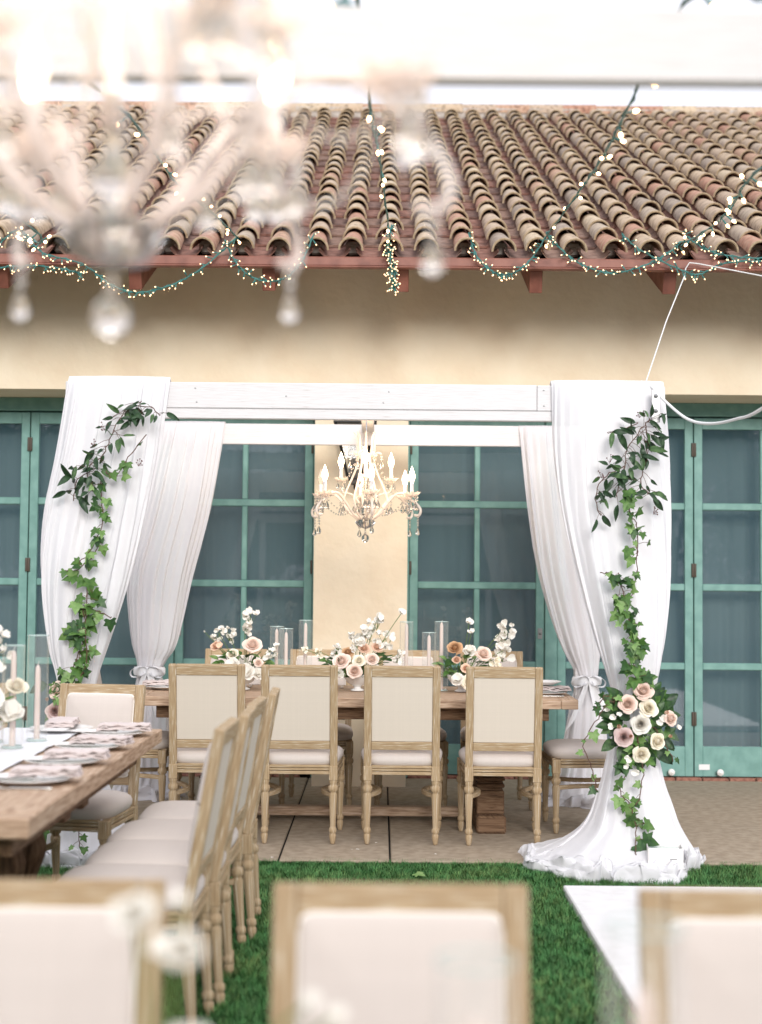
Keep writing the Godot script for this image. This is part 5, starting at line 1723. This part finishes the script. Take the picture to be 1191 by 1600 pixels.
func string_lights() -> void:
	var e := "draped under the eave, "
	fairy_strand("green wire fairy lights " + e + "short run at the photo's left edge", [V(-2.65, 3.449, -9.45), V(-2.344, 3.481, -9.45), V(-2.113, 3.466, -9.45), V(-1.965, 3.43, -9.45)], 42, 0.0048, 0.0)
	fairy_strand("green fairy lights " + e + "longest swag, behind the blurred crystals", [V(-2.514, 3.619, -9.46), V(-2.382, 3.718, -9.47), V(-2.219, 3.566, -9.44), V(-1.966, 3.497, -9.44), V(-1.775, 3.363, -9.44), V(-1.607, 3.309, -9.44), V(-1.377, 3.362, -9.44), V(-1.169, 3.482, -9.44), V(-0.954, 3.688, -9.46)], 75, 0.0048, 0.1)
	fairy_strand("green wire fairy lights " + e + "swag left of the hanging bunch", [V(-1.037, 3.66, -9.46), V(-0.939, 3.485, -9.44), V(-0.812, 3.401, -9.44), V(-0.665, 3.402, -9.44), V(-0.54, 3.509, -9.44), V(-0.45, 3.718, -9.46)], 46, 0.0048, 0.0)
	fairy_strand("green wire fairy lights hanging straight down from the eave in a bunch", [V(0.053, 3.782, -9.50), V(0.029, 3.62, -9.45), V(0.056, 3.451, -9.44), V(0.065, 3.358, -9.44), V(0.075, 3.45, -9.43), V(0.04, 3.60, -9.44), V(0.06, 3.40, -9.42)], 80, 0.0048, 0.0)
	fairy_strand("green wire fairy lights " + e + "swag right of the hanging bunch", [V(0.557, 3.727, -9.48), V(0.613, 3.562, -9.44), V(0.718, 3.465, -9.44), V(0.823, 3.449, -9.44), V(0.949, 3.535, -9.44), V(1.074, 3.723, -9.46)], 50, 0.0048, 0.0)
	fairy_strand("green wire fairy lights " + e + "wide swag left of the white rope", [V(1.061, 3.731, -9.46), V(1.2, 3.58, -9.44), V(1.326, 3.504, -9.44), V(1.494, 3.464, -9.44), V(1.683, 3.508, -9.43), V(1.85, 3.594, -9.44), V(1.943, 3.679, -9.46)], 46, 0.0048, 0.0)
	fairy_strand("green wire fairy lights " + e + "low swag crossing the white rope", [V(1.557, 3.727, -9.46), V(1.683, 3.613, -9.44), V(1.934, 3.489, -9.43), V(2.06, 3.46, -9.43), V(2.228, 3.534, -9.43), V(2.501, 3.549, -9.44), V(2.7, 3.5, -9.44)], 50, 0.0048, 0.0)
	fairy_strand("green wire fairy lights " + e + "upper run at the photo's right edge", [V(1.956, 3.743, -9.48), V(2.081, 3.638, -9.44), V(2.228, 3.589, -9.44), V(2.501, 3.578, -9.44), V(2.8, 3.7, -9.46)], 42, 0.0048, 0.0)
	var g := "bulb strings running from the eave towards the viewer"
	fairy_strand("green string of bulbs rising over the roof right of the middle", [V(1.061, 3.706, -9.5), V(1.026, 3.499, -7.6), V(0.947, 3.287, -6.2), V(0.882, 3.165, -5.2), V(0.838, 3.062, -4.0), V(0.80, 2.54, -2.735)], 18, 0.011, 0.0, g)
	fairy_strand("green string of bulbs rising over the middle of the roof", [V(0.045, 3.684, -9.5), V(-0.01, 3.575, -7.6), V(-0.03, 3.411, -6.5), V(-0.048, 3.29, -5.8), V(-0.076, 3.059, -4.0), V(-0.08, 2.54, -2.735)], 18, 0.011, 0.0, g)
	fairy_strand("green string of bulbs rising to the photo's right edge", [V(1.943, 3.658, -9.5), V(1.824, 3.427, -8.0), V(1.689, 3.28, -7.0), V(1.466, 3.059, -5.6), V(1.2, 2.54, -2.735)], 22, 0.011, 0.0, g)
	fairy_strand("green string of bulbs crossing the roof behind the blurred chandelier", [V(-0.954, 3.688, -9.5), V(-0.99, 3.558, -8.3), V(-1.036, 3.421, -7.2), V(-0.996, 3.243, -5.6), V(-0.8, 2.54, -2.735)], 16, 0.011, 0.0, g)
	fairy_strand("green string of bulbs leaving the eave at the photo's left edge", [V(-2.369, 3.718, -9.5), V(-2.2, 3.55, -8.9), V(-1.967, 3.365, -8.3), V(-1.70, 3.12, -6.8), V(-1.5, 2.54, -2.735)], 16, 0.011, 0.0, g)
	var b := MB.new()
	b.tube([V(1.43, 2.52, -7.93), V(1.70, 3.02, -8.7), V(1.968, 3.459, -9.45), V(1.972, 3.50, -9.45), V(1.997, 3.54, -9.45), V(2.06, 3.533, -9.45), V(2.431, 3.438, -9.35), V(2.9, 3.3, -9.2)], 0.004, 6)
	single("rope", b, M.cord, "thin white rope stretched from the eave down to the right pergola corner", "rope")
	b = MB.new()
	b.tube(smooth_path([V(1.40, 2.535, -7.86), V(1.445, 2.50, -7.80), V(1.509, 2.406, -7.72), V(1.597, 2.304, -7.6), V(1.668, 2.26, -7.4), V(1.726, 2.25, -7.1), V(1.735, 2.25, -6.6), V(1.70, 2.35, -5.0), V(1.70, 2.46, -2.7)], 8), 0.008, 8)
	single("cable", b, M.cord, "thick white cable sagging from the right pergola corner towards us", "cable")

func small_things() -> void:
	var b := MB.new()
	var w := 0.085
	for q in [[-w, w, -0.072, -0.068], [-w, w, 0.068, 0.072]]:
		b.bx(q[0], q[1], 0.004, 0.10, q[2], q[3], 0.001)
	for s in [-1.0, 1.0]:
		b.bx(s * w - 0.002, s * w + 0.002, 0.004, 0.10, -0.0675, 0.0675, 0.001)
	b.bx(-w - 0.002, w + 0.002, 0.0, 0.0038, -0.072, 0.072)
	var o := thing("white_box", "small open white box standing on the spread hem of the right drape", "box", V(1.44, 0.03, -7.42), -0.12)
	obj("tray", b, M.white_box, o)
	var l := MB.new()
	l.bx(-0.07, 0.07, 0.085, 0.088, -0.06, 0.055)
	obj("glass_lid", l, M.glass_rim, o)
	var m := MB.new()
	m.bx(0.02, 0.055, 0.045, 0.050, 0.0722, 0.0728)
	obj("mark", m, M.steel, o)
	for q in [[-0.005, -8.17, "beside the third near-side chair's left leg"], [-0.14, -7.95, "left one of the pair near the lawn edge"], [-0.12, -7.96, "right one of the pair near the lawn edge"], [0.30, -7.85, "near the lawn, right of the middle joint"], [-0.55, -7.72, "by the left paving joint at the lawn edge"], [1.75, -8.6, "alone right of the draped post"]]:
		single("petal", MESH.petal, M.ivory, "white petal fallen on the paving, " + q[2], "petal", Transform3D(Basis(Vector3.UP, rr(0, TAU)) * Basis.from_scale(Vector3.ONE * rr(0.014, 0.022)), V(q[0], 0.003, q[1])), "fallen petals")
	leaf_at(self, MESH.ivy[0], M.ivy[2], V(0.19, 0.004, -7.32), V(0.7, 0, 0.6), V(0, 1, 0.3), 0.06, numbered("fallen_leaf"))
	tag(get_child(get_child_count() - 1), "pale green ivy leaf fallen on the lawn by the patio edge", "leaf")

func chandeliers() -> void:
	MESH.drop4 = drop_mesh(4, 1.0).mesh()
	MESH.drop2 = drop_mesh(2, 0.95).mesh()
	MESH.drop1 = drop_mesh(1, 0.8).mesh()
	MESH.bobeche = bobeche_mesh(0.04).mesh()
	MESH.bulb = bulb_mesh().mesh()
	var lower := []
	for i in 6: lower.append(0.12 + TAU * i / 6)
	var upper := [0.05, 0.05 + TAU / 3, 0.05 - TAU / 3]
	chandelier("crystal chandelier hanging under the pergola over the patio table", V(-0.095, 1.805, -8.95), lower, [0.0, 2.25, -2.25], 0.305, 0.20, 1.0, 0.66, 0.02, 4, 1.0, M.acrylic, 0.0)
	var low2 := []
	for i in 6: low2.append(PI / 6 + TAU * i / 6)
	chandelier("blurred crystal chandelier close to us at the top left", V(-0.329, 1.855, -1.76), low2, [0.0, TAU / 3, -TAU / 3], 0.345, 0.21, 1.0, 0.68, 0.004, 99, 0.9, M.acrylic_pale, 0.03)

func _ready() -> void:
	rng.seed = 20240
	var cam := Camera3D.new()
	cam.name = "camera"
	add_child(cam)
	cam.position = V(0, 1.44, 0)
	cam.rotation = Vector3(atan(110.0 / 2286.0), 0.0, deg_to_rad(0.5))
	var ca := CameraAttributesPhysical.new()
	ca.frustum_focal_length = 50.0
	ca.frustum_focus_distance = 8.3
	ca.frustum_near = 0.05
	ca.frustum_far = 500.0
	ca.exposure_aperture = 1.75
	cam.attributes = ca
	cam.fov = 38.58
	cam.near = 0.05
	cam.far = 500.0
	cam.current = true
	var sky := ProceduralSkyMaterial.new()
	sky.sky_top_color = Color(0.90, 0.905, 0.93)
	sky.sky_horizon_color = Color(0.705, 0.71, 0.745)
	sky.sky_curve = 0.8
	sky.sky_energy_multiplier = 1.05
	sky.ground_bottom_color = Color(0.20, 0.25, 0.17)
	sky.ground_horizon_color = Color(0.30, 0.35, 0.27)
	var s := Sky.new()
	s.sky_material = sky
	var env := Environment.new()
	env.background_mode = Environment.BG_SKY
	env.sky = s
	env.tonemap_mode = Environment.TONE_MAPPER_LINEAR
	env.tonemap_exposure = 1.78
	env.sdfgi_enabled = true
	env.ssao_enabled = true
	env.ssil_enabled = true
	var we := WorldEnvironment.new()
	we.name = "world"
	we.environment = env
	add_child(we)
	var sun := DirectionalLight3D.new()
	sun.name = "sun"
	sun.light_color = Color(1.0, 0.985, 0.965)
	sun.light_energy = 0.5
	sun.light_angular_distance = 24.0
	sun.shadow_enabled = true
	sun.sky_mode = DirectionalLight3D.SKY_MODE_LIGHT_ONLY
	sun.rotation = Vector3(deg_to_rad(-21), deg_to_rad(8), 0)
	add_child(sun)
	materials()
	plant_meshes()
	MESH.petal = blade_leaf_mesh(7, 0.9, 0.05, 0.2)
	ground()
	building()
	pergola()
	near_pergola()
	furniture()
	tableware()
	wall_lantern()
	chandeliers()
	garlands()
	string_lights()
	small_things()
	trees()
	grass()
